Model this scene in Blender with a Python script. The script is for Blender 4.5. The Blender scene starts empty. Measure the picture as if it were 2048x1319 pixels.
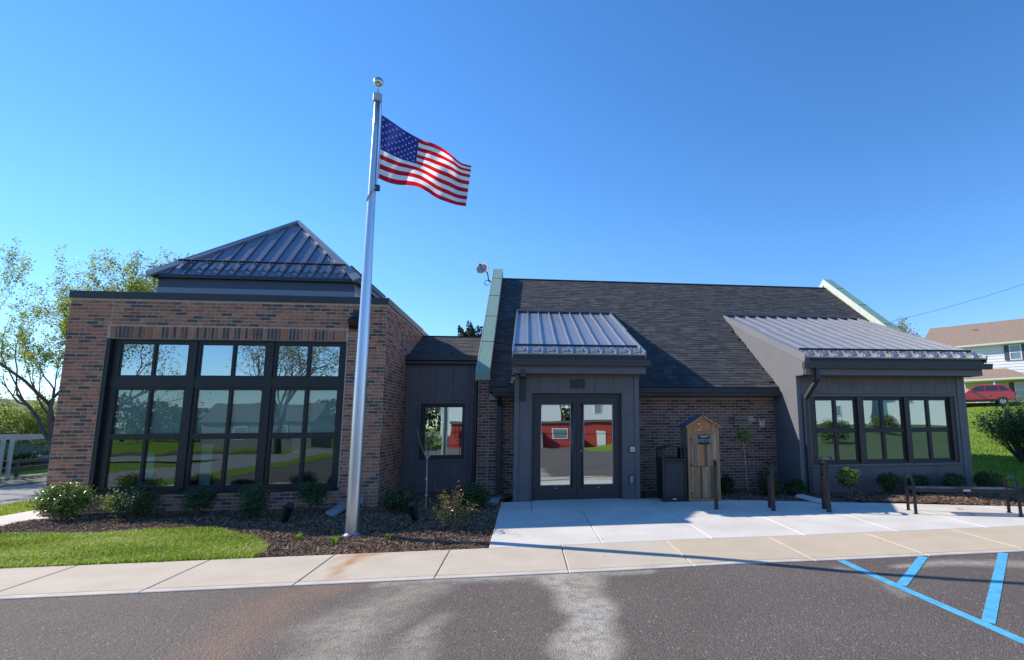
import bpy, math, random
import numpy as np
from mathutils import Vector, Matrix
random.seed(7); RNG = np.random.default_rng(7)
scene = bpy.context.scene
COL = scene.collection

# ------------------------------------------------------------------ camera
FPX, CX, CY = 1128.3, 1213.9, 669.9            # focal length and principal point of the photograph, in its own pixels
def _rot(a, b, c):
    ca, sa, cb, sb, cc, sc = math.cos(a), math.sin(a), math.cos(b), math.sin(b), math.cos(c), math.sin(c)
    yaw = np.array([[ca, 0, sa], [0, 1, 0], [-sa, 0, ca]])
    pit = np.array([[1, 0, 0], [0, cb, -sb], [0, sb, cb]])
    rol = np.array([[cc, -sc, 0], [sc, cc, 0], [0, 0, 1]])
    return rol @ pit @ yaw
RC = _rot(-.145, -.1512, -.0062)
EYE = np.array([0, 0, 1.6])
cam_data = bpy.data.cameras.new('camera')
cam = bpy.data.objects.new('camera', cam_data); COL.objects.link(cam); scene.camera = cam
cam_data.sensor_width = 36.0
cam_data.lens = 36.0 * FPX / 2048
cam_data.shift_x = (1024 - CX) / 2048
cam_data.shift_y = (CY - 659.5) / 2048
cam_data.clip_start = .05; cam_data.clip_end = 2000
def _w(v): return Vector((v[0], v[2], -v[1]))
_r, _d, _f = _w(RC[0]), _w(RC[1]), _w(RC[2])
_m = Matrix((_r, -_d, -_f)).transposed().to_4x4(); _m.translation = Vector(EYE)
cam.matrix_world = _m

# ------------------------------------------------------------------ sky and sun
SUN = Vector((-1.33, .64, 1.0)).normalized()
SUN_EL = math.asin(SUN.z); SUN_AZ = math.atan2(SUN.x, SUN.y)
world = bpy.data.worlds.new('World'); scene.world = world; world.use_nodes = True
nt = world.node_tree; nt.nodes.clear()
sky = nt.nodes.new('ShaderNodeTexSky'); sky.sky_type = 'NISHITA'; sky.sun_disc = False
sky.sun_elevation = SUN_EL; sky.sun_rotation = SUN_AZ % (2 * math.pi)
sky.altitude = 0; sky.air_density = 1.0; sky.dust_density = .0; sky.ozone_density = 3.0
hs = nt.nodes.new('ShaderNodeHueSaturation'); hs.inputs['Saturation'].default_value = 1.2
hs.inputs['Hue'].default_value = .497
bg = nt.nodes.new('ShaderNodeBackground'); bg.inputs['Strength'].default_value = .15
wo = nt.nodes.new('ShaderNodeOutputWorld')
nt.links.new(sky.outputs[0], hs.inputs['Color']); 
tcn = nt.nodes.new('ShaderNodeTexCoord'); sxyz = nt.nodes.new('ShaderNodeSeparateXYZ'); nt.links.new(tcn.outputs['Generated'], sxyz.inputs[0])
mrz = nt.nodes.new('ShaderNodeMapRange'); mrz.inputs[1].default_value = -.02; mrz.inputs[2].default_value = .30; nt.links.new(sxyz.outputs[2], mrz.inputs[0])
tint = nt.nodes.new('ShaderNodeMix'); tint.data_type = 'RGBA'; nt.links.new(mrz.outputs[0], tint.inputs[0]); tint.inputs[6].default_value = (.64, .77, 1.08, 1); tint.inputs[7].default_value = (.84, .955, 1.14, 1)
tm = nt.nodes.new('ShaderNodeVectorMath'); tm.operation = 'MULTIPLY'; nt.links.new(hs.outputs[0], tm.inputs[0]); nt.links.new(tint.outputs[2], tm.inputs[1])
nt.links.new(tm.outputs[0], bg.inputs['Color']); nt.links.new(bg.outputs[0], wo.inputs['Surface'])
sl = bpy.data.lights.new('sun', 'SUN'); sl.energy = 5.0; sl.angle = math.radians(.53); sl.color = (1, .915, .785)
so = bpy.data.objects.new('sun', sl); COL.objects.link(so); so.rotation_euler = SUN.to_track_quat('Z', 'Y').to_euler(); so.location = (0, 0, 40)
scene.view_settings.view_transform = 'Standard'; scene.view_settings.look = 'None'
scene.view_settings.exposure = .42; scene.view_settings.gamma = 1; scene.view_settings.use_curve_mapping = False
try:
    scene.cycles.max_bounces = 8; scene.cycles.transparent_max_bounces = 24; scene.cycles.sample_clamp_indirect = 6
    scene.cycles.caustics_reflective = False; scene.cycles.caustics_refractive = False
except Exception: pass

# ------------------------------------------------------------------ survey helpers: pixel of the photograph -> point on a real plane
def ray(x, y):
    d = RC.T @ np.array([(x - CX) / FPX, (y - CY) / FPX, 1.]); return np.array([d[0], d[2], -d[1]])
def onY(x, y, Y): d = ray(x, y); return EYE + d * (Y / d[1])
def onX(x, y, X): d = ray(x, y); return EYE + d * (X / d[0])
def onZ(x, y, Z): d = ray(x, y); return EYE + d * ((Z - EYE[2]) / d[2])
def proj(P):
    d = np.asarray(P, float) - EYE; q = RC @ np.array([d[0], -d[2], d[1]]); return FPX * q[0] / q[2] + CX, FPX * q[1] / q[2] + CY
def sm(t): t = min(max(t, 0.), 1.); return t * t * (3 - 2 * t)
def gz(X, Y): return -(.010 + .006 * sm((X - 2) / 2)) * (12 - min(max(Y, 6.2), 12))     # paved ground falls slightly away from the walls
def G(x, y, dz=0):
    z = 0
    for _ in range(10):
        p = onZ(x, y, z); z = gz(p[0], p[1]) + dz
    return p

# ------------------------------------------------------------------ materials
MATS = {}
def mat(name, col, rough=.7, metal=0, var=0, vscale=3., col2=None, bump=0, bscale=40., spec=.5, coat=0, detail=6., coord='Object', stretch=None, fine=0, fscale=60.):
    if name in MATS: return MATS[name]
    m = bpy.data.materials.new(name); m.use_nodes = True; MATS[name] = m
    n = m.node_tree.nodes; l = m.node_tree.links; b = n['Principled BSDF']
    b.inputs['Roughness'].default_value = rough; b.inputs['Metallic'].default_value = metal
    b.inputs['Specular IOR Level'].default_value = spec
    if coat: b.inputs['Coat Weight'].default_value = coat; b.inputs['Coat Roughness'].default_value = .05
    c4 = (*col, 1); b.inputs['Base Color'].default_value = c4
    geo = n.new('ShaderNodeNewGeometry'); src = geo.outputs['Position']
    if coord == 'Object':
        tc = n.new('ShaderNodeTexCoord'); src = tc.outputs['Object']
    if stretch:
        mp = n.new('ShaderNodeMapping'); mp.inputs['Scale'].default_value = stretch; l.new(src, mp.inputs[0]); src = mp.outputs[0]
    if var or col2:
        t = n.new('ShaderNodeTexNoise'); t.inputs['Scale'].default_value = vscale; t.inputs['Detail'].default_value = detail; l.new(src, t.inputs['Vector'])
        r = n.new('ShaderNodeMapRange'); r.inputs[1].default_value = .3; r.inputs[2].default_value = .7; l.new(t.outputs['Fac'], r.inputs[0])
        mx = n.new('ShaderNodeMix'); mx.data_type = 'RGBA'; l.new(r.outputs[0], mx.inputs[0])
        if col2: a, c = col, col2
        else: a = tuple(v * (1 - var) for v in col); c = tuple(min(1, v * (1 + var)) for v in col)
        mx.inputs[6].default_value = (*a, 1); mx.inputs[7].default_value = (*c, 1); out = mx.outputs[2]
        if fine:
            t2 = n.new('ShaderNodeTexNoise'); t2.inputs['Scale'].default_value = fscale; t2.inputs['Detail'].default_value = 3; l.new(src, t2.inputs['Vector'])
            r2 = n.new('ShaderNodeMapRange'); r2.inputs[1].default_value = .3; r2.inputs[2].default_value = .7; r2.inputs[3].default_value = 1 - fine; r2.inputs[4].default_value = 1 + fine; l.new(t2.outputs['Fac'], r2.inputs[0])
            vm = n.new('ShaderNodeVectorMath'); vm.operation = 'SCALE'; l.new(out, vm.inputs[0]); l.new(r2.outputs[0], vm.inputs['Scale']); out = vm.outputs[0]
        l.new(out, b.inputs['Base Color'])
    if bump:
        t = n.new('ShaderNodeTexNoise'); t.inputs['Scale'].default_value = bscale; t.inputs['Detail'].default_value = 5; l.new(src, t.inputs['Vector'])
        bp = n.new('ShaderNodeBump'); bp.inputs['Strength'].default_value = bump; bp.inputs['Distance'].default_value = .01
        l.new(t.outputs['Fac'], bp.inputs['Height']); l.new(bp.outputs[0], b.inputs['Normal'])
    return m
def leafmat(name, cols, rough=.45, trans=.35, spec=.4):
    m = bpy.data.materials.new(name); m.use_nodes = True; MATS[name] = m
    n = m.node_tree.nodes; l = m.node_tree.links; b = n['Principled BSDF']; o = n['Material Output']
    at = n.new('ShaderNodeAttribute'); at.attribute_name = 'rnd'
    cr = n.new('ShaderNodeValToRGB'); l.new(at.outputs['Fac'], cr.inputs[0])
    el = cr.color_ramp.elements
    el[0].position = 0; el[0].color = (*cols[0], 1); el[1].position = 1; el[1].color = (*cols[-1], 1)
    for i, c in enumerate(cols[1:-1], 1):
        e = el.new(i / (len(cols) - 1)); e.color = (*c, 1)
    l.new(cr.outputs[0], b.inputs['Base Color']); b.inputs['Roughness'].default_value = rough; b.inputs['Specular IOR Level'].default_value = spec
    tr = n.new('ShaderNodeBsdfTranslucent'); l.new(cr.outputs[0], tr.inputs[0])
    mx = n.new('ShaderNodeMixShader'); mx.inputs[0].default_value = trans; l.new(b.outputs[0], mx.inputs[1]); l.new(tr.outputs[0], mx.inputs[2]); l.new(mx.outputs[0], o.inputs[0])
    return m
def glassmat(name, tint, refl, wav=.02, wscale=1.5, base=.04):
    m = bpy.data.materials.new(name); m.use_nodes = True; MATS[name] = m
    n = m.node_tree.nodes; l = m.node_tree.links; n.remove(n['Principled BSDF']); o = n['Material Output']
    tr = n.new('ShaderNodeBsdfTransparent'); tr.inputs[0].default_value = (*tint, 1)
    gl = n.new('ShaderNodeBsdfGlossy'); gl.inputs['Roughness'].default_value = .0; gl.inputs[0].default_value = (.86, .95, .93, 1)
    fr = n.new('ShaderNodeLayerWeight'); fr.inputs[0].default_value = .35
    mr = n.new('ShaderNodeMapRange'); mr.inputs[3].default_value = refl; mr.inputs[4].default_value = .95; l.new(fr.outputs['Fresnel'], mr.inputs[0])
    geo = n.new('ShaderNodeNewGeometry'); t = n.new('ShaderNodeTexNoise'); t.inputs['Scale'].default_value = wscale; t.inputs['Detail'].default_value = 1; l.new(geo.outputs['Position'], t.inputs['Vector'])
    bp = n.new('ShaderNodeBump'); bp.inputs['Strength'].default_value = 1; bp.inputs['Distance'].default_value = wav; l.new(t.outputs['Fac'], bp.inputs['Height']); l.new(bp.outputs[0], gl.inputs['Normal'])
    mx = n.new('ShaderNodeMixShader'); l.new(mr.outputs[0], mx.inputs[0]); l.new(tr.outputs[0], mx.inputs[1]); l.new(gl.outputs[0], mx.inputs[2]); l.new(mx.outputs[0], o.inputs[0])
    return m
WP = 'World'
SLATE = mat('slate cladding', (.132, .117, .12), .5, var=.12, vscale=2.5, bump=.15, bscale=120, coord=WP)
SLATE2 = mat('slate trim', (.125, .12, .13), .45, coord=WP, var=.06, vscale=4)
DARKTRIM = mat('dark fascia metal', (.035, .037, .043), .42, spec=.5, coord=WP, var=.1, vscale=3)
BLACKFR = mat('black window frame', (.018, .018, .021), .4, coord=WP)
BRONZE = mat('dark bronze frame', (.042, .034, .03), .42, coord=WP, var=.1, vscale=3)
DOORM = mat('door metal', (.035, .031, .033), .42, coord=WP, var=.08, vscale=2)
METAL = mat('standing seam metal', (.33, .335, .36), .3, metal=.45, var=.05, vscale=1.2, coord=WP)
METALD = mat('standing seam metal dark', (.20, .215, .27), .3, metal=.45, var=.08, vscale=1.2, coord=WP)
BAND = mat('grey flashing', (.25, .26, .30), .4, metal=.2, coord=WP)
COPPER = mat('green copper', (.20, .36, .27), .6, col2=(.28, .42, .34), vscale=5, coord=WP, detail=8, stretch=(3, 3, .6))
COPPERW = mat('pale weathered copper', (.42, .5, .45), .6, col2=(.55, .58, .52), vscale=7, coord=WP)
SHINGLES = [mat('asphalt shingle %s' % w, c, .9, col2=tuple(v * 1.5 for v in c), vscale=55, bump=.12, bscale=300, coord=WP, detail=3, spec=.2) for w, c in (('black', (.044, .045, .047)), ('charcoal', (.056, .057, .059)), ('slate', (.072, .073, .075)), ('brownish', (.060, .058, .057)))]
MORTAR = mat('mortar', (.54, .43, .34), .95, var=.2, vscale=25, bump=.4, bscale=200, coord=WP)
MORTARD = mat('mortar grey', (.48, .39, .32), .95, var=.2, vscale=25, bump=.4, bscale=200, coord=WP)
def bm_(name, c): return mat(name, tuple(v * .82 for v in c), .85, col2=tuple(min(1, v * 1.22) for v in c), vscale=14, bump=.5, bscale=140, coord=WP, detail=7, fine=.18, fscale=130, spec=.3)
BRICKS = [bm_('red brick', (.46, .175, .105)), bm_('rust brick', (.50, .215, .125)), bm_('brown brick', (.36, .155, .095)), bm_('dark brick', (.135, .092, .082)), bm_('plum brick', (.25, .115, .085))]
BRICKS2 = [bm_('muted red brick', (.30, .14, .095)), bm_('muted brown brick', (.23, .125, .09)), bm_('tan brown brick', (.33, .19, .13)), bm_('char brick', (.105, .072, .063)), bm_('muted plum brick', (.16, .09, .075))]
INTER = mat('interior wall', (.22, .22, .2), .8, coord=WP)
INTERD = mat('interior floor', (.10, .095, .09), .8, coord=WP, var=.2, vscale=1)
BLIND = mat('roller blind', (.80, .84, .82), .8, var=.04, vscale=2, coord=WP)
BLINDW = mat('pale roller blind', (.85, .87, .85), .8, coord=WP)
GLASS_T = glassmat('tower glass', (.84, .94, .92), .08, .0015, 1.6)
GLASS_U = glassmat('transom glass', (.45, .62, .68), .52, .0012, 1.6)
GLASS_R = glassmat('bay glass', (.50, .74, .66), .48, .002, 1.3)
GLASS_D = glassmat('door glass', (.45, .48, .5), .5, .0022, 1.2)
WHITE = mat('white paint', (.72, .73, .74), .5, coord=WP)
BLACKP = mat('black powder coat', (.013, .013, .015), .38, coord=WP, bump=.05, bscale=300)
ALU = mat('brushed aluminium', (.58, .60, .66), .28, metal=.85, coord=WP, stretch=(30, 30, .5), bump=.06, bscale=4)

# ------------------------------------------------------------------ mesh building
WL = {}
def wloc(o): return WL.get(o.name, Vector((0, 0, 0))) if o else Vector((0, 0, 0))
def link(o, parent=None):
    COL.objects.link(o)
    if parent: o.parent = parent
    return o
def tag(o, label=None, cat=None, group=None, kind=None):
    if label: o['label'] = label
    if cat: o['category'] = cat
    if group: o['group'] = group
    if kind: o['kind'] = kind
    return o
def empty(name, loc, label=None, cat=None, group=None):
    o = bpy.data.objects.new(name, None); o.location = loc; o.empty_display_size = .2; COL.objects.link(o)
    WL[o.name] = Vector(loc); return tag(o, label, cat, group)
class M:
    def __init__(s): s.v = []; s.f = []; s.m = []
    def quad(s, a, b, c, d, mi=0):
        i = len(s.v); s.v += [tuple(a), tuple(b), tuple(c), tuple(d)]; s.f.append((i, i + 1, i + 2, i + 3)); s.m.append(mi); return s
    def poly(s, pts, mi=0):
        i = len(s.v); s.v += [tuple(p) for p in pts]; s.f.append(tuple(range(i, i + len(pts)))); s.m.append(mi); return s
    def hexa(s, p, mi=0):                       # p: 4 bottom (ccw from above) + 4 top
        i = len(s.v); s.v += [tuple(q) for q in p]
        for f in ((3, 2, 1, 0), (4, 5, 6, 7), (0, 1, 5, 4), (1, 2, 6, 5), (2, 3, 7, 6), (3, 0, 4, 7)): s.f.append(tuple(i + k for k in f)); s.m.append(mi)
        return s
    def box(s, x0, x1, y0, y1, z0, z1, mi=0):
        if x1 < x0: x0, x1 = x1, x0
        if y1 < y0: y0, y1 = y1, y0
        if z1 < z0: z0, z1 = z1, z0
        return s.hexa([(x0, y0, z0), (x1, y0, z0), (x1, y1, z0), (x0, y1, z0), (x0, y0, z1), (x1, y0, z1), (x1, y1, z1), (x0, y1, z1)], mi)
    def prism(s, poly, off, mi=0):              # polygon (3d points) swept by off
        n = len(poly); i = len(s.v); off = Vector(off)
        s.v += [tuple(p) for p in poly] + [tuple(Vector(p) + off) for p in poly]
        s.f.append(tuple(range(i, i + n))); s.m.append(mi); s.f.append(tuple(range(i + 2 * n - 1, i + n - 1, -1))); s.m.append(mi)
        for k in range(n):
            a = i + k; b = i + (k + 1) % n; s.f.append((b, a, a + n, b + n)); s.m.append(mi)
        return s
    def bar(s, a, b, w, h, up=(0, 0, 1), mi=0):  # rectangular bar from a to b
        a = Vector(a); b = Vector(b); d = (b - a).normalized(); u = Vector(up); sd = d.cross(u)
        if sd.length < 1e-4: sd = d.cross(Vector((1, 0, 0)))
        sd.normalize(); u = sd.cross(d).normalized(); sd *= w / 2; u *= h / 2
        return s.hexa([a - sd - u, a + sd - u, b + sd - u, b - sd - u, a - sd + u, a + sd + u, b + sd + u, b - sd + u], mi)
    def tube(s, pts, rad, n=8, mi=0, cap=True):
        pts = [Vector(p) for p in pts]; rad = rad if hasattr(rad, '__len__') else [rad] * len(pts); i0 = len(s.v); ref = None
        for k, p in enumerate(pts):
            d = (pts[min(k + 1, len(pts) - 1)] - pts[max(k - 1, 0)]).normalized()
            if ref is None: ref = d.orthogonal().normalized()
            ref = (ref - d * ref.dot(d)); ref = ref.normalized() if ref.length > 1e-5 else d.orthogonal().normalized()
            b = d.cross(ref)
            for j in range(n):
                t = 2 * math.pi * j / n; s.v.append(tuple(p + (ref * math.cos(t) + b * math.sin(t)) * rad[k]))
        for k in range(len(pts) - 1):
            for j in range(n):
                a = i0 + k * n + j; b2 = i0 + k * n + (j + 1) % n; s.f.append((a, b2, b2 + n, a + n)); s.m.append(mi)
        if cap:
            s.f.append(tuple(i0 + j for j in range(n - 1, -1, -1))); s.m.append(mi); e = i0 + (len(pts) - 1) * n; s.f.append(tuple(e + j for j in range(n))); s.m.append(mi)
        return s
    def sphere(s, c, r, n=16, m=10, mi=0, sz=1.):
        i0 = len(s.v); c = Vector(c)
        for a in range(m + 1):
            th = math.pi * a / m
            for b in range(n):
                ph = 2 * math.pi * b / n; s.v.append((c.x + r * math.sin(th) * math.cos(ph), c.y + r * math.sin(th) * math.sin(ph), c.z + r * sz * math.cos(th)))
        for a in range(m):
            for b in range(n):
                p = i0 + a * n + b; q = i0 + a * n + (b + 1) % n; s.f.append((p, p + n, q + n, q)); s.m.append(mi)
        return s
    def build(s, name, mats, parent=None, kind=None, label=None, smooth=False, bevel=0, fix=False, origin=None):
        me = bpy.data.meshes.new(name); o0 = wloc(parent) if origin is None else Vector(origin)
        vv = [(a - o0.x, b - o0.y, c - o0.z) for a, b, c in s.v]
        me.from_pydata(vv, [], s.f)
        mats = mats if isinstance(mats, (list, tuple)) else [mats]
        for m_ in mats: me.materials.append(m_)
        if len(mats) > 1: me.polygons.foreach_set('material_index', s.m)
        if smooth: me.polygons.foreach_set('use_smooth', [True] * len(s.f))
        me.update()
        if fix:
            import bmesh
            b = bmesh.new(); b.from_mesh(me); bmesh.ops.recalc_face_normals(b, faces=b.faces); b.to_mesh(me); b.free()
        o = bpy.data.objects.new(name, me); link(o, parent)
        WL[o.name] = o0 if parent else Vector((0, 0, 0))
        if origin is not None and not parent: o.location = o0; WL[o.name] = o0
        if bevel:
            bv = o.modifiers.new('bevel', 'BEVEL'); bv.width = bevel; bv.segments = 2; bv.limit_method = 'ANGLE'
        tag(o, label, None, None, kind); return o
def bulk(name, verts, faces, mats, parent=None, kind=None, rnd=None, mi=None, smooth=False):
    """fast mesh from numpy arrays; faces all with the same number of corners; rnd = one value per face"""
    me = bpy.data.meshes.new(name); nf, k = faces.shape
    o0 = wloc(parent)
    me.vertices.add(len(verts)); me.vertices.foreach_set('co', (verts - np.array(o0)).astype(np.float32).ravel())
    me.loops.add(nf * k); me.loops.foreach_set('vertex_index', faces.astype(np.int32).ravel())
    me.polygons.add(nf); me.polygons.foreach_set('loop_start', np.arange(nf, dtype=np.int32) * k)
    try: me.polygons.foreach_set('loop_total', np.full(nf, k, dtype=np.int32))
    except Exception: pass
    mats = mats if isinstance(mats, (list, tuple)) else [mats]
    for m_ in mats: me.materials.append(m_)
    if mi is not None: me.polygons.foreach_set('material_index', np.asarray(mi, dtype=np.int32))
    me.polygons.foreach_set('use_smooth', np.full(nf, bool(smooth)))
    me.update(calc_edges=True)
    if rnd is not None:
        a = me.attributes.new('rnd', 'FLOAT', 'FACE'); a.data.foreach_set('value', np.asarray(rnd, dtype=np.float32))
    o = bpy.data.objects.new(name, me); link(o, parent); WL[o.name] = o0; tag(o, None, None, None, kind); return o
def copy_tree(o, parent=None):
    c = o.copy(); COL.objects.link(c); c.parent = parent
    for ch in list(o.children): copy_tree(ch, c)
    return c
# ================================================================== GROUND
def gmesh(name, xs, ys, fn, m, kind='structure', mask=None, label=None):
    X, Y = np.meshgrid(xs, ys); Z = np.vectorize(fn)(X, Y); V = np.stack([X, Y, Z], -1).reshape(-1, 3); nx = len(xs)
    i, j = np.meshgrid(np.arange(nx - 1), np.arange(len(ys) - 1)); a = (j * nx + i).ravel()
    F = np.stack([a, a + 1, a + 1 + nx, a + nx], -1)
    if mask is not None:
        c = V[F].mean(1); k = np.array([mask(p[0], p[1]) for p in c]); F = F[k]
    return bulk(name, V, F, m, None, kind, smooth=True)
def terr(X, Y):
    z = -.22; d = .65 * X + .76 * Y
    if Y > -2: z += (1.62 * sm((d - 16.5) / 27) ** .9 + 1.6 * sm((d - 49) / 8)) * sm((X - 9.5) / 6) * sm((Y + 2) / 6)
    if Y < -5: z += -1.3 * sm((-5 - Y) / 34.) * (1 - sm((X - 4) / 16.)) + 1.1 * sm((-8 - Y) / 25.) * sm((X - 8) / 14.)
    if Y > 24 and X < 8: z += .6 * sm((Y - 24) / 60)
    return z
GRASSM = mat('lawn soil grass', (.12, .20, .022), .95, col2=(.17, .26, .035), vscale=1.3, bump=1., bscale=28, coord=WP, detail=10, fine=.35, fscale=45, spec=.1)
xs = np.concatenate([np.linspace(-400, -60, 12), np.linspace(-55, 70, 140), np.linspace(80, 400, 12)])
ys = np.concatenate([np.linspace(-400, -75, 12), np.linspace(-70, 75, 150), np.linspace(85, 400, 12)])
gmesh('ground', xs, ys, terr, GRASSM)

# asphalt car park, with its mineral and rust stains kept as masks on the surface
def asph_z(X, Y): return gz(X, Y) - .010 if Y > -4.5 else gz(X, Y) - .010 - 1.3 * sm((-5 - Y) / 34.)
def segd(px, py, pts, ws):
    best = np.zeros_like(px)
    for (a, b), (wa, wb) in zip(zip(pts[:-1], pts[1:]), zip(ws[:-1], ws[1:])):
        dx, dy = b[0] - a[0], b[1] - a[1]; t = np.clip(((px - a[0]) * dx + (py - a[1]) * dy) / (dx * dx + dy * dy), 0, 1)
        d = np.hypot(px - a[0] - t * dx, py - a[1] - t * dy); w = wa + (wb - wa) * t
        best = np.maximum(best, np.clip(1.25 - d / w, 0, 1))
    return best
def gp(x, y): p = G(x, y); return (p[0], p[1])
def asphalt_mat():
    m = bpy.data.materials.new('asphalt'); m.use_nodes = True; MATS['asphalt'] = m
    n = m.node_tree.nodes; l = m.node_tree.links; b = n['Principled BSDF']
    geo = n.new('ShaderNodeNewGeometry'); P = geo.outputs['Position']
    def noise(s, d=4, r=.5):
        t = n.new('ShaderNodeTexNoise'); t.inputs['Scale'].default_value = s; t.inputs['Detail'].default_value = d; t.inputs['Roughness'].default_value = r; l.new(P, t.inputs['Vector']); return t.outputs['Fac']
    def mapr(i, a, b_, c=0, d=1):
        r = n.new('ShaderNodeMapRange'); r.inputs[1].default_value = a; r.inputs[2].default_value = b_; r.inputs[3].default_value = c; r.inputs[4].default_value = d; l.new(i, r.inputs[0]); return r.outputs[0]
    def mix(f, a, c):
        x = n.new('ShaderNodeMix'); x.data_type = 'RGBA'; l.new(f, x.inputs[0])
        for s, v in ((6, a), (7, c)):
            if isinstance(v, tuple): x.inputs[s].default_value = (*v, 1)
            else: l.new(v, x.inputs[s])
        return x.outputs[2]
    def mul(a, c):
        x = n.new('ShaderNodeMath'); x.operation = 'MULTIPLY'; x.use_clamp = True
        for s, v in ((0, a), (1, c)):
            if isinstance(v, (int, float)): x.inputs[s].default_value = v
            else: l.new(v, x.inputs[s])
        return x.outputs[0]
    agg = n.new('ShaderNodeTexVoronoi'); agg.inputs['Scale'].default_value = 75; l.new(P, agg.inputs['Vector'])
    sep = n.new('ShaderNodeSeparateColor'); l.new(agg.outputs['Color'], sep.inputs[0])
    stone = mapr(sep.outputs[0], .0, 1., .72, 1.28)
    base = mix(mapr(noise(.5, 3), .35, .65), (.118, .094, .080), (.142, .115, .099))
    vm = n.new('ShaderNodeVectorMath'); vm.operation = 'SCALE'; l.new(base, vm.inputs[0]); l.new(stone, vm.inputs['Scale'])
    speck = mapr(sep.outputs[1], .985, .99)
    c = mix(mul(speck, .8), vm.outputs[0], (.34, .33, .31))
    at = n.new('ShaderNodeAttribute'); at.attribute_name = 'stain'; s3 = n.new('ShaderNodeSeparateColor'); l.new(at.outputs['Color'], s3.inputs[0])
    brk = mapr(noise(9, 6, .65), .32, .62, .35, 1.1); film = mapr(agg.outputs['Distance'], 0, .9, 1.2, .6)
    minr = mul(mul(s3.outputs[1], brk), film); c = mix(minr, c, mix(mapr(noise(1.1, 2), .4, .6), (.40, .355, .27), (.47, .43, .365)))
    rust = mul(mul(s3.outputs[0], mapr(noise(7, 5), .3, .6, .4, 1.)), mapr(sep.outputs[2], 0, 1, .55, 1.)); c = mix(rust, c, (.28, .165, .10))
    l.new(c, b.inputs['Base Color']); b.inputs['Roughness'].default_value = .88; b.inputs['Specular IOR Level'].default_value = .35
    bp = n.new('ShaderNodeBump'); bp.inputs['Strength'].default_value = .9; bp.inputs['Distance'].default_value = .006; l.new(agg.outputs['Distance'], bp.inputs['Height']); bp.invert = True; l.new(bp.outputs[0], b.inputs['Normal'])
    return m
CURBY = lambda X: 6.54 + .008 * (X + 5) + .13 * sm((X - 1) / 3)
xs = np.concatenate([[-9.3, -8.2, -7], np.arange(-6.9, 8.5, .06), np.linspace(8.7, 12.6, 6)]); ys = np.concatenate([np.linspace(-46, .5, 30), np.arange(.6, 6.6, .06), [6.66, 6.74, 6.82]])
asp = gmesh('asphalt_car_park', xs, ys, asph_z, asphalt_mat())
co = np.empty(len(asp.data.vertices) * 3); asp.data.vertices.foreach_get('co', co); co = co.reshape(-1, 3); ax, ay = co[:, 0], co[:, 1]
wob = .035 * np.sin(ay * 3.1 + ax * 1.7) + .03 * np.sin(ay * 7.3 - ax * 4.)
rust = segd(ax + wob, ay, [gp(668, 1150), gp(650, 1170), gp(560, 1200), gp(470, 1270), gp(390, 1319)], [.2, .42, .42, .34, .25])
rust = np.maximum(rust, .75 * segd(ax + wob, ay, [gp(560, 1180), gp(660, 1166), gp(760, 1158)], [.12, .16, .12])) * .6
mn = 1.5 * segd(ax + wob * 1.3, ay, [gp(1140, 1143), gp(1160, 1180), gp(1172, 1230), gp(1182, 1319), gp(1200, 1500)], [.34, .29, .22, .24, .35])
mn = np.maximum(mn, .8 * segd(ax + wob, ay, [gp(760, 1165), gp(900, 1153), gp(1130, 1144), gp(1290, 1140)], [.14, .2, .22, .1]))
mn = np.maximum(mn, .62 * segd(ax + wob * 2.5, ay, [gp(860, 1156), gp(790, 1190), gp(690, 1260), gp(610, 1400)], [.26, .36, .42, .45]))
mn = np.maximum(mn, .5 * segd(ax + wob, ay, [gp(880, 1230), gp(850, 1270), gp(800, 1330)], [.12, .16, .2]))
mn = np.maximum(mn, .45 * segd(ax + wob, ay, [gp(1690, 1133), gp(1770, 1160), gp(1800, 1190)], [.12, .1, .06]))
mn = np.maximum(mn, .8 * segd(ax, ay, [gp(1790, 1130), gp(1900, 1122), gp(2048, 1125)], [.08, .14, .2]))
col = np.stack([rust, np.clip(mn, 0, 1), np.zeros_like(mn), np.ones_like(mn)], -1)
ca = asp.data.color_attributes.new('stain', 'FLOAT_COLOR', 'POINT'); ca.data.foreach_set('color', col.astype(np.float32).ravel())

# painted access-aisle lines
PAINT = mat('blue line paint', (.07, .37, .60), .6, col2=(.13, .52, .76), vscale=9, bump=.7, bscale=150, coord=WP, detail=8, fine=.16, fscale=220)
def line(a, b, w, n=24):
    a = np.array(a[:2]); b = np.array(b[:2]); d = (b - a) / np.linalg.norm(b - a); s = np.array([-d[1], d[0]]) * w / 2; m = M(); P = []
    for k in range(n + 1):
        c = a + (b - a) * k / n; j = .003 * math.sin(k * 2.1)
        P.append([(q[0], q[1], asph_z(q[0], q[1]) + .004) for q in (c - s * (1 + j * 5), c + s * (1 - j * 5))])
    for k in range(n): m.quad(P[k][0], P[k + 1][0], P[k + 1][1], P[k][1])
    return m
pl = empty('parking_marking', (3.92, 5, 0), 'pale blue hatched access aisle painted on the asphalt at right', 'parking marking')
XB = 3.85
line((XB, CURBY(XB) - .004), (XB, .6), .105, 60).build('painted_line', PAINT, pl)
for x in (4.96, 6.09, 7.22, 8.35):
    yc = CURBY(x) - .01; line((x, yc), (XB + .055, yc - (x - XB - .055)), .105).build('hatch_line', PAINT, pl)

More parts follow.
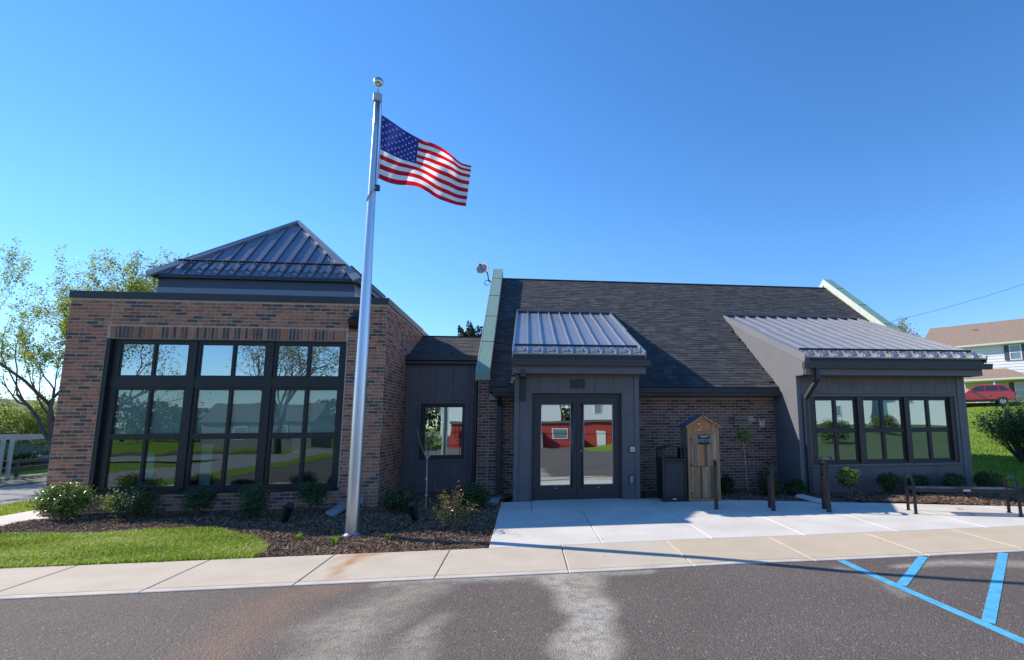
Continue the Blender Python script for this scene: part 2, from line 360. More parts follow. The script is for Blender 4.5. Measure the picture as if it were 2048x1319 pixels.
# old beige walk along the car park, one slab after another, with its kerb edge
BEIGE = mat('beige concrete', (.50, .42, .325), .9, col2=(.57, .485, .38), vscale=2.2, bump=.35, bscale=120, coord=WP, detail=9, fine=.07, fscale=160)
BEIGES = mat('beige concrete tan', (.51, .41, .29), .9, col2=(.56, .46, .34), vscale=2.2, bump=.35, bscale=120, coord=WP, detail=9, fine=.07, fscale=160)
KERB = mat('kerb concrete', (.56, .48, .40), .9, var=.12, vscale=4, bump=.3, bscale=120, coord=WP, fine=.1, fscale=90)
def stained_walk():
    m = BEIGE.copy(); m.name = 'rust stained concrete'; n = m.node_tree.nodes; l = m.node_tree.links; b = n['Principled BSDF']
    src = b.inputs['Base Color'].links[0].from_socket; at = n.new('ShaderNodeAttribute'); at.attribute_name = 'stain'
    t = n.new('ShaderNodeTexNoise'); t.inputs['Scale'].default_value = 6; t.inputs['Detail'].default_value = 6; g = n.new('ShaderNodeNewGeometry'); l.new(g.outputs['Position'], t.inputs[0])
    r = n.new('ShaderNodeMapRange'); r.inputs[1].default_value = .3; r.inputs[2].default_value = .65; r.inputs[3].default_value = .5; r.inputs[4].default_value = 1.; l.new(t.outputs['Fac'], r.inputs[0])
    mm = n.new('ShaderNodeMath'); mm.operation = 'MULTIPLY'; l.new(at.outputs['Fac'], mm.inputs[0]); l.new(r.outputs[0], mm.inputs[1])
    mx = n.new('ShaderNodeMix'); mx.data_type = 'RGBA'; l.new(mm.outputs[0], mx.inputs[0]); l.new(src, mx.inputs[6]); mx.inputs[7].default_value = (.40, .175, .055, 1); l.new(mx.outputs[2], b.inputs['Base Color']); return m
SW = stained_walk()
walk = empty('sidewalk', (0, 7.2, 0)); tag(walk, 'old beige concrete walk in slabs along the asphalt', kind='structure')
jx = [-9.5, -8.05, -6.63, -5.2, -3.78, -2.345, -.93, .52, 1.975, 3.52, 5.05, 6.5, 8.0, 9.5, 11, 13]
INN = lambda X: 7.95 + .02 * X + .09 * sm((X - 1) / 3)
def slabbox(m, x0, x1, y0f, y1f, g=.006, top=0, ch=.008, n=6, mi=0):
    """slab following the fall of the ground, chamfered edges"""
    X = [x0 + g, x0 + g + ch] + [x0 + (x1 - x0) * k / n for k in range(1, n)] + [x1 - g - ch, x1 - g]; base = len(m.v); rows = []
    for i, x in enumerate(X):
        ex = i in (0, len(X) - 1); a = y0f(x) + g; b = y1f(x) - g
        Y = [a, a + ch] + [a + (b - a) * k / n for k in range(1, n)] + [b - ch, b]
        rows.append([(x, y, gz(x, y) + top - (ch * .7 if ex or j in (0, len(Y) - 1) else 0)) for j, y in enumerate(Y)])
    for i in range(len(X) - 1):
        for j in range(len(rows[0]) - 1): m.quad(rows[i][j], rows[i + 1][j], rows[i + 1][j + 1], rows[i][j + 1], mi)
    def dn(p): return (p[0], p[1], p[2] - .12)
    for seq in ([r[0] for r in rows], [r[-1] for r in rows][::-1], rows[0][::-1], rows[-1]):
        for a, b in zip(seq[:-1], seq[1:]): m.quad(dn(a), dn(b), b, a, mi)
    return m
for k in range(len(jx) - 1):
    m = slabbox(M(), jx[k], jx[k + 1], lambda x: CURBY(x) + .125, INN, g=.005, n=14)
    st = jx[k] in (-2.345,); s = m.build('slab', SW if st else (BEIGES if jx[k] > 1.9 else BEIGE), walk)
    if st:
        c = np.array([v.co[:] for v in s.data.vertices]) + np.array(walk.location); sx, sy = c[:, 0], c[:, 1]
        d = segd(sx + .03 * np.sin(sy * 9), sy, [gp(760, 1104), gp(712, 1112), gp(684, 1132), gp(664, 1157)], [.13, .11, .07, .06]); d = np.maximum(d, .6 * segd(sx, sy, [gp(700, 1106), gp(880, 1101)], [.04, .03])); d = np.maximum(d, .5 * segd(sx, sy, [gp(680, 1108), gp(670, 1130)], [.03, .03]))
        a_ = s.data.attributes.new('stain', 'FLOAT', 'POINT'); a_.data.foreach_set('value', d.astype(np.float32))
    slabbox(M(), jx[k], jx[k + 1], CURBY, lambda x: CURBY(x) + .12, g=.003, n=3, top=.002).build('kerb', KERB, walk)

# new pale concrete forecourt
NEWC = mat('new concrete', (.57, .53, .47), .88, col2=(.70, .655, .59), vscale=1.3, bump=.25, bscale=90, coord=WP, detail=8, fine=.05, fscale=120)
fore = empty('forecourt', (2, 10, 0)); tag(fore, 'pale new concrete forecourt in slabs before the entrance', kind='structure')
bk = [gp(1450, 997.6), gp(1631, 1001.7), gp(1758, 1004), gp(2024, 1011)]
def back(x):
    if x < 2.46: return 12.0
    if x < 2.85: return 13.28
    if x < 4.10: return 11.98
    P = [(4.1, 11.6)] + bk + [(13, 8.9)]
    for a, b in zip(P[:-1], P[1:]):
        if x <= b[0]: return a[1] + (b[1] - a[1]) * (x - a[0]) / (b[0] - a[0])
    return 9
YT = 10.82
for x0, x1, a, b in ((-.44, .17, YT, lambda x: 12.0), (.17, 2.1, YT, lambda x: 12.11), (2.1, 2.66, YT, lambda x: 11.98), (-.44, 1.08, INN, lambda x: YT), (1.08, 2.66, INN, lambda x: YT), (2.66, 4.1, INN, lambda x: 11.98), (4.1, 5.6, INN, back), (5.6, 7.15, INN, back), (7.15, 8.7, INN, back), (8.7, 10.3, INN, back), (10.3, 12.5, INN, back)):
    slabbox(M(), x0, x1, (lambda x, a=a: a) if not callable(a) else a, b, g=.0045, n=8).build('slab', NEWC, fore)
SPL = M(); p = [G(1600, 990), G(1655, 1004), G(1643, 1007), G(1590, 994)]
tag(M().prism([(q[0], q[1], gz(q[0], q[1]) + .012) for q in p][::-1], (0, 0, .035)).build('concrete_pad', NEWC, fix=True), 'small sloping concrete strip under the bay downspout', 'splash pad')

# mulch beds
MUL = mat('mulch soil', (.055, .034, .026), .95, col2=(.10, .06, .045), vscale=20, bump=1, bscale=60, coord=WP, detail=8, fine=.4, fscale=120)
def inpoly(P, pts):
    P = np.asarray(P); c = np.zeros(len(P), bool); n = len(pts)
    for i in range(n):
        x1, y1 = pts[i]; x2, y2 = pts[(i + 1) % n]
        k = ((y1 > P[:, 1]) != (y2 > P[:, 1])) & (P[:, 0] < (x2 - x1) * (P[:, 1] - y1) / (y2 - y1 + 1e-12) + x1); c ^= k
    return c
lawn_edge = [(-9.4, 8.9), (-8.2, 9.85)] + [gp(*q) for q in ((0, 1068), (130, 1071), (300, 1059), (430, 1059), (500, 1075), (523, 1090), (515, 1106))]
bedL = [(-8.28, 14), (-8.28, 9.9)] + lawn_edge[2:] + [(-3.3, INN(-3.3) + .01), (-.45, INN(-.45)), (-.45, 12), (-.2, 13.4), (-1, 14.1), (-2.9, 14.1), (-2.9, 11.95), (-8.5, 11.95)]
bedR = [(2.5, 13.4), (2.5, 12.0), (4.1, 12.0), (4.1, 11.6)] + bk + [(12.5, 9.1), (13.2, 10.5), (11.5, 12.6), (10.3, 12.2), (6.0, 12.2), (6.0, 13.4)]
def mz(x, y):
    h = .02 * math.sin(x * 2.3 + 1) * math.sin(y * 3.1) + .012 * math.sin(x * 7.1) * math.sin(y * 5.3 + 2)
    base = gz(x, y) - .015
    if x < -.4: base -= .02 * sm((11 - y) / 2.5); h += .05 * math.exp(-((x + 7) ** 2) / 1.5 - ((y - 10.6) ** 2) / .5)
    if x > 6.6: h += .05 * math.exp(-((y - 10.7) ** 2) / .4)
    return base + h
def bed(name, poly, label):
    P = np.array(poly); xs = np.arange(P[:, 0].min() - .1, P[:, 0].max() + .1, .09); ys = np.arange(P[:, 1].min() - .1, P[:, 1].max() + .1, .09)
    gmesh(name, xs, ys, lambda x, y: mz(x, y), MUL, mask=lambda x, y: inpoly([(x, y)], poly)[0])
bed('mulch_bed', bedL, ''); bed('mulch_bed', bedR, '')
def scatter_in(poly, n, ylim=None):
    P = np.array(poly); lo, hi = P.min(0), P.max(0)
    q = RNG.random((int(n * 2.2), 2)) * (hi - lo) + lo; return q[inpoly(q, poly)][:n]
CHIP = leafmat('wood chips', [(.055, .03, .02), (.12, .07, .045), (.24, .145, .09), (.46, .31, .21), (.14, .08, .05)], .85, 0, .2)
def chips(poly, n, size=(.025, .09)):
    q = scatter_in(poly, n); n = len(q); z = np.array([mz(a, b) for a, b in q]); c = np.column_stack([q, z + .006 + RNG.random(n) * .016])
    L = RNG.uniform(*size, n)[:, None]; W = RNG.uniform(.006, .016, n)[:, None]; th = RNG.uniform(0, 2 * math.pi, n); ti = RNG.normal(0, .35, n)
    d = np.column_stack([np.cos(th) * np.cos(ti), np.sin(th) * np.cos(ti), np.sin(ti)]) * L / 2; s = np.column_stack([-np.sin(th), np.cos(th), RNG.normal(0, .4, n)]) * W / 2; u = np.array([0, 0, .004])
    V = np.stack([c - d - s, c + d - s * .6, c + d + s, c - d + s * .7, c - s * .2 + u + 0 * d], 1).reshape(-1, 3); i = np.arange(n)[:, None] * 5
    F = np.concatenate([i + [0, 1, 4], i + [1, 2, 4], i + [2, 3, 4], i + [3, 0, 4]], 1).reshape(-1, 3); return V, F, np.repeat(RNG.random(n), 4)
for poly, n in ((bedL, 52000), (bedR, 26000)):
    V, F, r = chips(poly, n); o = bulk('wood_chip_mulch', V, F, CHIP, None, 'stuff', rnd=r); 

# lawn at front left with real blades
lawn = lawn_edge + [(-3.3, INN(-3.3)), (-9.4, INN(-9.4))]
def lz(x, y): return gz(x, y) - .012 + .014 * math.sin(x * 3 + y) * math.sin(y * 4.)
P = np.array(lawn)
gmesh('lawn', np.arange(-14, -3.0, .12), np.arange(7.6, 10.9, .1), lz, GRASSM, mask=lambda x, y: inpoly([(x, y)], lawn + [(-14, 7.6), (-14, 9.9)])[0])
BLADE = leafmat('grass blades', [(.14, .22, .02), (.25, .37, .03), (.36, .49, .045), (.47, .55, .09), (.58, .53, .27)], .5, .4, .25)
def blades(pts, zf, h=(.035, .075), w=.0035, lean=.5):
    n = len(pts); z = np.array([zf(a, b) for a, b in pts]); c = np.column_stack([pts, z]); th = RNG.uniform(0, 2 * math.pi, n); H = RNG.uniform(*h, n)
    s = np.column_stack([np.cos(th), np.sin(th), np.zeros(n)]) * w * (H / .05)[:, None]; ph = RNG.uniform(0, 2 * math.pi, n); le = RNG.normal(0, lean, n)
    t = np.column_stack([np.cos(ph) * le, np.sin(ph) * le, np.ones(n)]); t /= np.linalg.norm(t, axis=1)[:, None]; t *= H[:, None]
    bend = np.column_stack([np.cos(ph), np.sin(ph), -.4 * np.ones(n)]) * (H * .35)[:, None]
    V = np.stack([c - s, c + s, c + t * .6 + s * .6, c + t * .6 - s * .6, c + t + bend], 1).reshape(-1, 3); i = np.arange(n)[:, None] * 5
    F = np.concatenate([i + [0, 1, 2], i + [0, 2, 3], i + [3, 2, 4]], 1).reshape(-1, 3); return V, F
q = scatter_in(lawn + [(-10.5, 7.7), (-10.5, 8.2)], 95000); eg = np.array([p for p in lawn[2:9]]); ej = np.repeat(np.linspace(0, 5.999, 700), 6); ei = ej.astype(int); ef = (ej - ei)[:, None]; q = np.concatenate([q, eg[ei] * (1 - ef) + eg[ei + 1] * ef + RNG.normal(0, .035, (len(ej), 2))]); V, F = blades(q, lambda x, y: lz(x, y), w=.0042)
tone = np.clip(.45 + .3 * np.sin(q[:, 0] * 2.1 + np.sin(q[:, 1] * 5)) * np.sin(q[:, 1] * 4.3) + RNG.normal(0, .3, len(q)), 0, 1)
bulk('lawn_grass', V, F, BLADE, None, 'stuff', rnd=np.repeat(tone, 3))
# left: path, verge, road, far verge
def flat(name, x0, x1, y0, y1, z, m, kind='structure', n=(4, 20)):
    return gmesh(name, np.linspace(x0, x1, n[0]), np.linspace(y0, y1, n[1]), lambda x, y: z, m)
ROADM = mat('road asphalt', (.235, .225, .22), .9, col2=(.29, .28, .27), vscale=1.1, bump=.5, bscale=90, coord=WP, fine=.2, fscale=90)
side = empty('side_path', (-8.8, 15, 0)); tag(side, 'pale concrete path beside the brick corner block', kind='structure')
for k in range(11):
    y = 5.1 + 1.5 * k
    if y + 1.5 < 8: continue
    M().box(-9.38, -8.27, y + .005, y + 1.495, -.16, -.03).build('slab', NEWC, side)
flat('verge', -10.9, -9.38, -20, 60, -.07, GRASSM, n=(4, 60))
flat('road', -14.55, -10.9, -60, 90, -.13, ROADM, n=(4, 30))
def strip_blades(x0, x1, y0, y1, n, z, h=(.03, .07), w=.006):
    q = np.column_stack([RNG.uniform(x0, x1, n), RNG.uniform(y0, y1, n)]); V, F = blades(q, lambda a, b: z, h, w)
    bulk('verge_grass', V, F, BLADE, None, 'stuff', rnd=np.repeat(np.clip(RNG.normal(.45, .25, n), 0, 1), 3))
strip_blades(-10.9, -9.4, 9.5, 18, 16000, -.07)
GRAV = mat('gravel shoulder', (.20, .18, .15), .95, col2=(.12, .15, .06), vscale=1.4, bump=1, bscale=50, coord=WP, fine=.3, fscale=70)
flat('gravel_shoulder', -17.2, -14.55, 5, 60, -.11, GRAV)
# ================================================================== THE BUILDING
B = empty('brick_building', (0, 14, 0), 'low brick and slate grey building with pyramid roofed corner block and glazed double doors', 'building')
def rects(u0, u1, z0, z1, holes):
    us = sorted({u0, u1, *[min(max(v, u0), u1) for h in holes for v in h[:2]]}); zs = sorted({z0, z1, *[min(max(v, z0), z1) for h in holes for v in h[2:]]}); out = []
    for a, b in zip(us[:-1], us[1:]):
        run = None
        for c, d in zip(zs[:-1], zs[1:]):
            m_ = ((a + b) / 2, (c + d) / 2); inside = any(h[0] < m_[0] < h[1] and h[2] < m_[1] < h[3] for h in holes)
            if inside:
                if run: out.append((a, b, *run)); run = None
            else: run = (run[0], d) if run else (c, d)
        if run: out.append((a, b, *run))
    return out
def wallmesh(P, u0, u1, z0, z1, t, holes=(), m=None):
    """P(u, outward depth, z) -> point"""
    m = m or M()
    for a, b, c, d in rects(u0, u1, z0, z1, list(holes)):
        q = [P(a, 0, c), P(b, 0, c), P(b, -t, c), P(a, -t, c), P(a, 0, d), P(b, 0, d), P(b, -t, d), P(a, -t, d)]; m.hexa(q)
    return m
ALLB = []                                             # every brick: (corner a, corner b, P, colour, wall id)
def lay(P, u0, u1, z0, z1, wid, holes=(), joints=(), off=.5, top=None, pal=0):
    H, Lb, g = .0677, .2035, .0095; row = 0; z = z0
    while z + H * .6 < z1:
        zt = min(z + H, z1); cuts = sorted({u0, u1, *[j for j in joints if u0 < j < u1]})
        spans = [(a, b) for a, b in zip(cuts[:-1], cuts[1:])]
        for h in holes:
            if h[2] - .02 < (z + zt) / 2 < h[3] + .0:
                ns = []
                for a, b in spans:
                    if h[1] <= a or h[0] >= b: ns.append((a, b)); continue
                    if h[0] > a: ns.append((a, h[0]))
                    if h[1] < b: ns.append((h[1], b))
                spans = ns
        for a, b in spans:
            s0 = math.floor((a - u0) / Lb) * Lb + u0 + (Lb * .5 if row % 2 else 0) - Lb
            u = s0
            while u < b:
                ua, ub = max(u, a), min(u + Lb, b); u += Lb
                if ub - ua < .03: continue
                if top and (z + zt) / 2 > top((ua + ub) / 2): continue
                r = random.random(); mi = (0 if r < .30 else 1 if r < .50 else 2 if r < .68 else 3 if r < .86 else 4) if pal == 0 else (0 if r < .25 else 1 if r < .5 else 2 if r < .66 else 3 if r < .84 else 4)
                ALLB.append((ua + g / 2, ub - g / 2, z + g / 2, zt - g / 2, P, mi, wid, random.uniform(.004, .009), pal))
        z += H; row += 1
def soldier(P, u0, u1, z0, z1, wid, pal=0):
    u = u0; 
    while u < u1 - .02:
        r = random.random(); mi = 3 if r < .3 else random.choice((0, 1, 2, 4)); ALLB.append((u + .005, u + .063, z0 + .005, z1 - .005, P, mi, wid, random.uniform(.005, .009), pal)); u += .0677
def bcorn(b):
    ua, ub, za, zb, P, mi, wid, d, pal = b; e = .0035
    return [P(ua, -.02, za), P(ub, -.02, za), P(ub, -.02, zb), P(ua, -.02, zb), P(ua + e, d, za + e), P(ub - e, d, za + e), P(ub - e, d, zb - e), P(ua + e, d, zb - e)]
BF = np.array([[4, 5, 6, 7], [0, 1, 5, 4], [1, 2, 6, 5], [2, 3, 7, 6], [3, 0, 4, 7]])

# ---- corner block (tower)
TX0, TX1, TY, TYB, TZ = -8.575, -2.815, 11.888, 16.9, 3.985
PF = lambda Y: (lambda u, d, z: (u, Y - d, z))
PR = lambda X: (lambda u, d, z: (X + d, u, z))          # faces +X, u = Y
PL = lambda X: (lambda u, d, z: (X - d, u, z))          # faces -X
WIN = (-7.895, -3.56, .36, 3.228)
w = wallmesh(PF(TY), TX0, TX1, -.3, TZ, .24, [WIN]); WT = w.build('wall', MORTAR, B)
lay(PF(TY), TX0, TX1, -.115, TZ - .002, 0, [(WIN[0], WIN[1], WIN[2], WIN[3] + .235)], joints=(-7.85, -3.545))
soldier(PF(TY), WIN[0] + .05, WIN[1], 3.236, 3.455, 0)
w = wallmesh(PR(TX1), TY + .24, TYB, -.3, TZ, .24, []); w.build('wall', MORTAR, B); lay(PR(TX1), TY - .004, TYB, -.115, TZ - .002, 0, [])
w = wallmesh(PL(TX0), TY + .24, TYB, -.3, TZ, .24, []); w.build('wall', MORTAR, B); lay(PL(TX0), TY - .004, TYB, -.115, TZ - .002, 0, [])
M().box(TX0 + .24, TX1 - .24, TYB - .24, TYB, -.3, TZ).build('wall', MORTAR, B)
m = M()
for a in ((TX0 - .03, TX1 + .03, TY - .035, TY + .3), (TX0 - .03, TX1 + .03, TYB - .28, TYB + .03)): m.box(*a, TZ, TZ + .135)
for a in ((TX0 - .03, TX0 + .3), (TX1 - .3, TX1 + .03)): m.box(*a, TY + .3, TYB - .28, TZ, TZ + .134)
m.build('coping', DARKTRIM, B, bevel=.006)
M().box(TX0 + .24, TX1 - .24, TY + .24, TYB - .24, 3.82, 3.88).build('flat_roof', DARKTRIM, B)
M().box(TX0 + .24, TX1 - .24, TY + .24, TYB - .24, -.1, .02).build('interior_floor', INTERD, B)
M().box(TX0 + .25, TX1 - .25, 15.2, 15.25, .02, 3.8).build('interior_wall', INTER, B)
M().box(TX0 + .25, TX1 - .25, TY + .25, 15.2, 3.5, 3.53).build('ceiling', INTER, B)
# pop-up body and pyramid roof
YE = 12.68; ex0, ex1 = -7.745, -3.645; px = (ex0 + ex1) / 2; py = 14.58; pz = 6.56; ez = 4.70; yb = py + (py - YE)
bx0, bx1, by0, by1 = ex0 + .09, ex1 - .09, YE + .10, yb - .1
M().box(bx0, bx1, by0, by1, 4.43, ez - .01).build('wall', mat('deep blue grey panel', (.062, .078, .115), .4, coord=WP, var=.06), B)
M().box(bx0 - .012, bx1 + .012, by0 - .012, by1 + .012, 3.88, 4.428).build('flashing_band', BAND, B)
apex = Vector((px, py, pz)); eave = [Vector((ex0, YE, ez)), Vector((ex1, YE, ez)), Vector((ex1, yb, ez)), Vector((ex0, yb, ez))]
PYR = M(); 
for k in range(4): PYR.poly([eave[k], eave[(k + 1) % 4], apex])
PYR.poly(eave[::-1]); PYR = PYR.build('roof', METALD, B); WL[PYR.name] = wloc(B)
M().box(ex0 - .0, ex1 + .0, YE + .0, yb, ez - .075, ez - .004).build('eave_trim', DARKTRIM, B)
def face_pt(k, u, t, lift):                                # u metres along the eave from centre, t = 0 eave .. 1 apex
    a, b = eave[k], eave[(k + 1) % 4]; mid = (a + b) / 2; ed = (b - a).normalized(); up = apex - mid; nrm = ed.cross(up).normalized()
    return mid + ed * u + up * t + nrm * lift
for k in (0, 1, 3, 2):
    half = (eave[(k + 1) % 4] - eave[k]).length / 2; ns = 13; sp = 2 * half / ns
    for i in range(1, ns):
        u = -half + sp * i; t = (1 - abs(u) / half) - .03
        if t < .03: continue
        a = face_pt(k, u, .005, .014); b = face_pt(k, u, t, .014); nrm = face_pt(k, 0, 0, 1) - face_pt(k, 0, 0, 0); M().bar(a, b, .02, .042, up=nrm).build('roof_seam', METALD, PYR)
    if k in (0, 1, 3):
        hw = half * (1 - .16) - .02; nrm = face_pt(k, 0, 0, 1) - face_pt(k, 0, 0, 0)
        M().bar(face_pt(k, -hw, .16, .10), face_pt(k, hw, .16, .10), .018, .045, up=nrm).build('snow_rail', DARKTRIM, PYR)
        for i in range(1, ns - 1):
            u = -half + sp * (i + .5); q = face_pt(k, u, .075, .012)
            if abs(u) > half * .88: continue
            M().bar(face_pt(k, u - .02, .05, .05), face_pt(k, u + .03, .15, .08), .07, .012, up=nrm).bar(face_pt(k, u + sp * .5 - .02, .16, .03), face_pt(k, u + sp * .5 - .02, .16, .12), .04, .03, up=nrm).build('snow_guard', METAL, PYR)
for k in range(4):
    a = eave[k]; n1 = (face_pt(k, 0, 0, 1) - face_pt(k, 0, 0, 0)); n2 = (face_pt((k + 3) % 4, 0, 0, 1) - face_pt((k + 3) % 4, 0, 0, 0)); d = (apex - a).normalized(); L = (apex - a).length
    e1 = n1.cross(d).normalized(); e1 = e1 if e1.dot(eave[(k + 1) % 4] - a) > 0 else -e1; e2 = n2.cross(d).normalized(); e2 = e2 if e2.dot(eave[(k + 3) % 4] - a) > 0 else -e2
    lift = (n1 + n2).normalized() * .075; st = a - d * .07; en = apex + d * .02
    m = M(); w1 = .13
    m.quad(st + lift, st + e1 * w1 + n1 * .05, en + e1 * w1 * .3 + n1 * .05, en + lift); m.quad(st + lift, en + lift, en + e2 * w1 * .3 + n2 * .05, st + e2 * w1 + n2 * .05)
    m.quad(st + e1 * w1 + n1 * .05, st + e1 * w1, en + e1 * w1 * .3, en + e1 * w1 * .3 + n1 * .05); m.quad(st + e2 * w1 + n2 * .05, en + e2 * w1 * .3 + n2 * .05, en + e2 * w1 * .3, st + e2 * w1)
    m.poly([st + lift, st + e2 * w1 + n2 * .05, st + e2 * w1, st + e1 * w1, st + e1 * w1 + n1 * .05]); m.build('hip_cap', METAL, PYR, fix=True)

# ---- windows
def window(x0, x1, z0, z1, Y, cols, rows, fm, glass, depth=.07, blinds=None, back=.05, mat_blind=None):
    holes = [(c[0], c[1], r[0], r[1]) for c in cols for r in rows]
    wf = wallmesh(PF(Y), x0, x1, z0, z1, depth, holes).build('window', fm, B)
    for ri, r in enumerate(rows):
        for ci, c in enumerate(cols):
            M().box(c[0] - .004, c[1] + .004, Y + .030, Y + .036, r[0] - .004, r[1] + .004).build('pane', glass[ri], wf)
            s = M(); e = .016
            for q in ((c[0], c[0] + e, r[0], r[1]), (c[1] - e, c[1], r[0], r[1]), (c[0] + e, c[1] - e, r[0], r[0] + e), (c[0] + e, c[1] - e, r[1] - e, r[1])): s.box(q[0], q[1], Y + .012, Y + .0298, q[2], q[3])
            s.build('sash', BLACKFR, wf)
            if blinds and blinds[ri] is not None and blinds[ri] > 0:
                h = (r[1] - r[0]) * blinds[ri]; M().box(c[0] - .01, c[1] + .01, Y + .085, Y + .088, r[1] - h, r[1] + .02).build('blind', mat_blind or BLIND, wf)
    return wf
YW = TY + .10
xz = lambda x, y, Y=YW: onY(x, y, Y)
tc = [(xz(240, 716)[0], xz(306, 716)[0]), (xz(311, 716)[0], xz(376, 716)[0]), (xz(400.5, 716)[0], xz(465, 716)[0]), (xz(470, 716)[0], xz(530.5, 716)[0]), (xz(553.5, 716)[0], xz(615.5, 716)[0]), (xz(621, 716)[0], xz(679.5, 716)[0])]
zr = [(xz(420, 971)[2], xz(420, 875)[2]), (xz(420, 867)[2], xz(420, 777)[2]), (xz(420, 751)[2], xz(420, 687)[2])]
mids = [WIN[0], (tc[1][1] + tc[2][0]) / 2, (tc[3][1] + tc[4][0]) / 2, WIN[1]]
for k in range(3):
    window(mids[k] + (.002 if k else 0), mids[k + 1], WIN[2] + .02, WIN[3], YW, tc[2 * k:2 * k + 2], zr, BLACKFR, [GLASS_T, GLASS_T, GLASS_U], .09, [None, 1.0, 1.0])
m = M()
for k in (1, 2): M().box(mids[k] - .05, mids[k] + .05, YW - .03, YW - .001, WIN[2] + .03, WIN[3]).build('mullion', BLACKFR, B, bevel=.003)
m.box(WIN[0], WIN[0] + .07, TY + .01, YW - .001, WIN[2] + .03, WIN[3]).build('mullion', BLACKFR, B, bevel=.003)
M().box(WIN[0] + .07, WIN[1], YW - .02, YW - .0012, zr[1][1] + .035, zr[2][0] - .035).build('transom', BLACKFR, B, bevel=.003)
M().box(WIN[0] - .02, WIN[1] + .02, TY - .03, YW + .02, WIN[2] - .035, WIN[2] + .02).build('sill', BLACKFR, B, bevel=.004)
M().box(WIN[0] - .02, WIN[1] + .02, TY - .012, YW + .02, WIN[3] + .0005, WIN[3] + .008).build('lintel_flashing', BAND, B)
for x0, x1, z0, z1, Y in ((-7.35, -7.1, .55, 1.05, 12.35), (-6.4, -6.2, .4, 1.2, 12.6), (-4.75, -4.6, 1.0, 1.3, 12.7)):
    M().box(x0, x1, Y, Y + .01, z0, z1).build('notice', WHITE, B)
for x in (): M().box(x, x + .9, 12.9, 13.5, .70, .73).box(x, x + .03, 12.9, 13.5, .02, .70).box(x + .87, x + .9, 12.9, 13.5, .02, .70).build('desk', INTER, B)
# bracket lamp high on the corner block, electrical box at its foot
wl = empty('wall_lamp', onY(716, 640, TY), 'black wall lamp high on the brick corner behind the flagpole', 'wall lamp'); p = wl.location
M().box(p.x - .09, p.x + .09, TY - .05, TY - .011, p.z - .05, p.z + .16).build('back_plate', BLACKP, wl); M().prism([(p.x - .13, TY - .02, p.z + .06), (p.x - .13, TY - .20, p.z - .02), (p.x - .13, TY - .16, p.z - .14), (p.x - .13, TY - .05, p.z - .2)], (.26, 0, 0)).build('lamp_head', BLACKP, wl, fix=True)
eb = empty('electrical_box', (onY(722, 1000, TY)[0], TY, 0), 'small grey outlet box on two conduits at the foot of the brick corner', 'outlet box'); x = eb.location.x
zt = onY(722, 993, TY)[2]; zb = onY(722, 1005, TY)[2]
M().box(x - .03, x + .06, TY - .09, TY - .011, zb, zt).build('box', mat('grey pvc', (.30, .34, .42), .5), eb, bevel=.005); 
for dx in (-.01, .04): M().tube([(x + dx, TY - .04, zb), (x + dx, TY - .04, -.1)], .012).build('conduit', MATS['grey pvc'], eb)

# ---- connector between the corner block and the gabled hall
CY0 = 14.0; CX0, CX1 = TX1 + .012, -1.075
def panels(x0, x1, z0, z1, Y, pitch, holes=(), m=SLATE, start=None, t=.03):
    us = [x0]; u = (start if start is not None else x0 + pitch)
    while u < x1 - .05: us.append(u); u += pitch
    us.append(x1)
    for a, b in zip(us[:-1], us[1:]):
        hh = [(max(h[0], a), min(h[1], b), h[2], h[3]) for h in holes if h[0] < b and h[1] > a]
        if hh and hh[0][0] <= a + .004 and hh[0][1] >= b - .004:
            for c, d in ((z0, hh[0][2]), (hh[0][3], z1)): wallmesh(PF(Y), a + .003, b - .003, c, d, t).build('panel', m, B)
        else: wallmesh(PF(Y), a + .003, b - .003, z0, z1, t, hh).build('panel', m, B)
CW = (-2.43, -1.405, .745, 2.05)
wallmesh(PF(CY0 + .031), CX0, CX1, -.3, 2.98, .2, [CW]).build('wall', DARKTRIM, B); panels(CX0, CX1, -.12, 2.98, CY0, .40, [CW], SLATE, start=CX0 + .3)
cc = [(CW[0] + .09, CW[1] - .06)]; window(CW[0], CW[1], CW[2], CW[3], CY0 + .08, cc, [(CW[2] + .08, CW[3] - .07)], BLACKFR, [GLASS_R], .08)
m = M(); e = .045
for a in ((CW[0] - e, CW[0], CW[2] - e, CW[3] + e), (CW[1], CW[1] + e, CW[2] - e, CW[3] + e)): m.box(a[0], a[1], CY0 - .02, CY0 - .001, a[2], a[3])
m.box(CW[0], CW[1], CY0 - .02, CY0 - .001, CW[3], CW[3] + e).box(CW[0], CW[1], CY0 - .03, CY0 - .001, CW[2] - e, CW[2]).build('window_trim', SLATE2, B)
M().box(CX0, CX1, 16.2, 16.25, 0, 2.9).box(CX0, CX1, CY0 + .25, 16.2, 2.85, 2.88).build('interior_wall', INTERD, B)
M().box(CX0, CX1 + .02, CY0 - .14, CY0 - .001, 2.985, 3.06).box(CX0, CX1 + .02, CY0 - .16, CY0 - .002, 3.075, 3.19).build('gutter', DARKTRIM, B, bevel=.008)
M().box(CX1 - .13, CX1 - .05, CY0 - .10, CY0 - .021, -.1, 2.985).build('downspout', DARKTRIM, B, bevel=.006)
# grey cheek flashing against the brick
q = [onX(813.4, 684, TX1 + .02), onX(843, 708, TX1 + .02), onX(814, 708, TX1 + .02)]; M().prism([tuple(v) for v in q], (-.01, 0, 0)).build('cheek_flashing', BAND, B, fix=True)

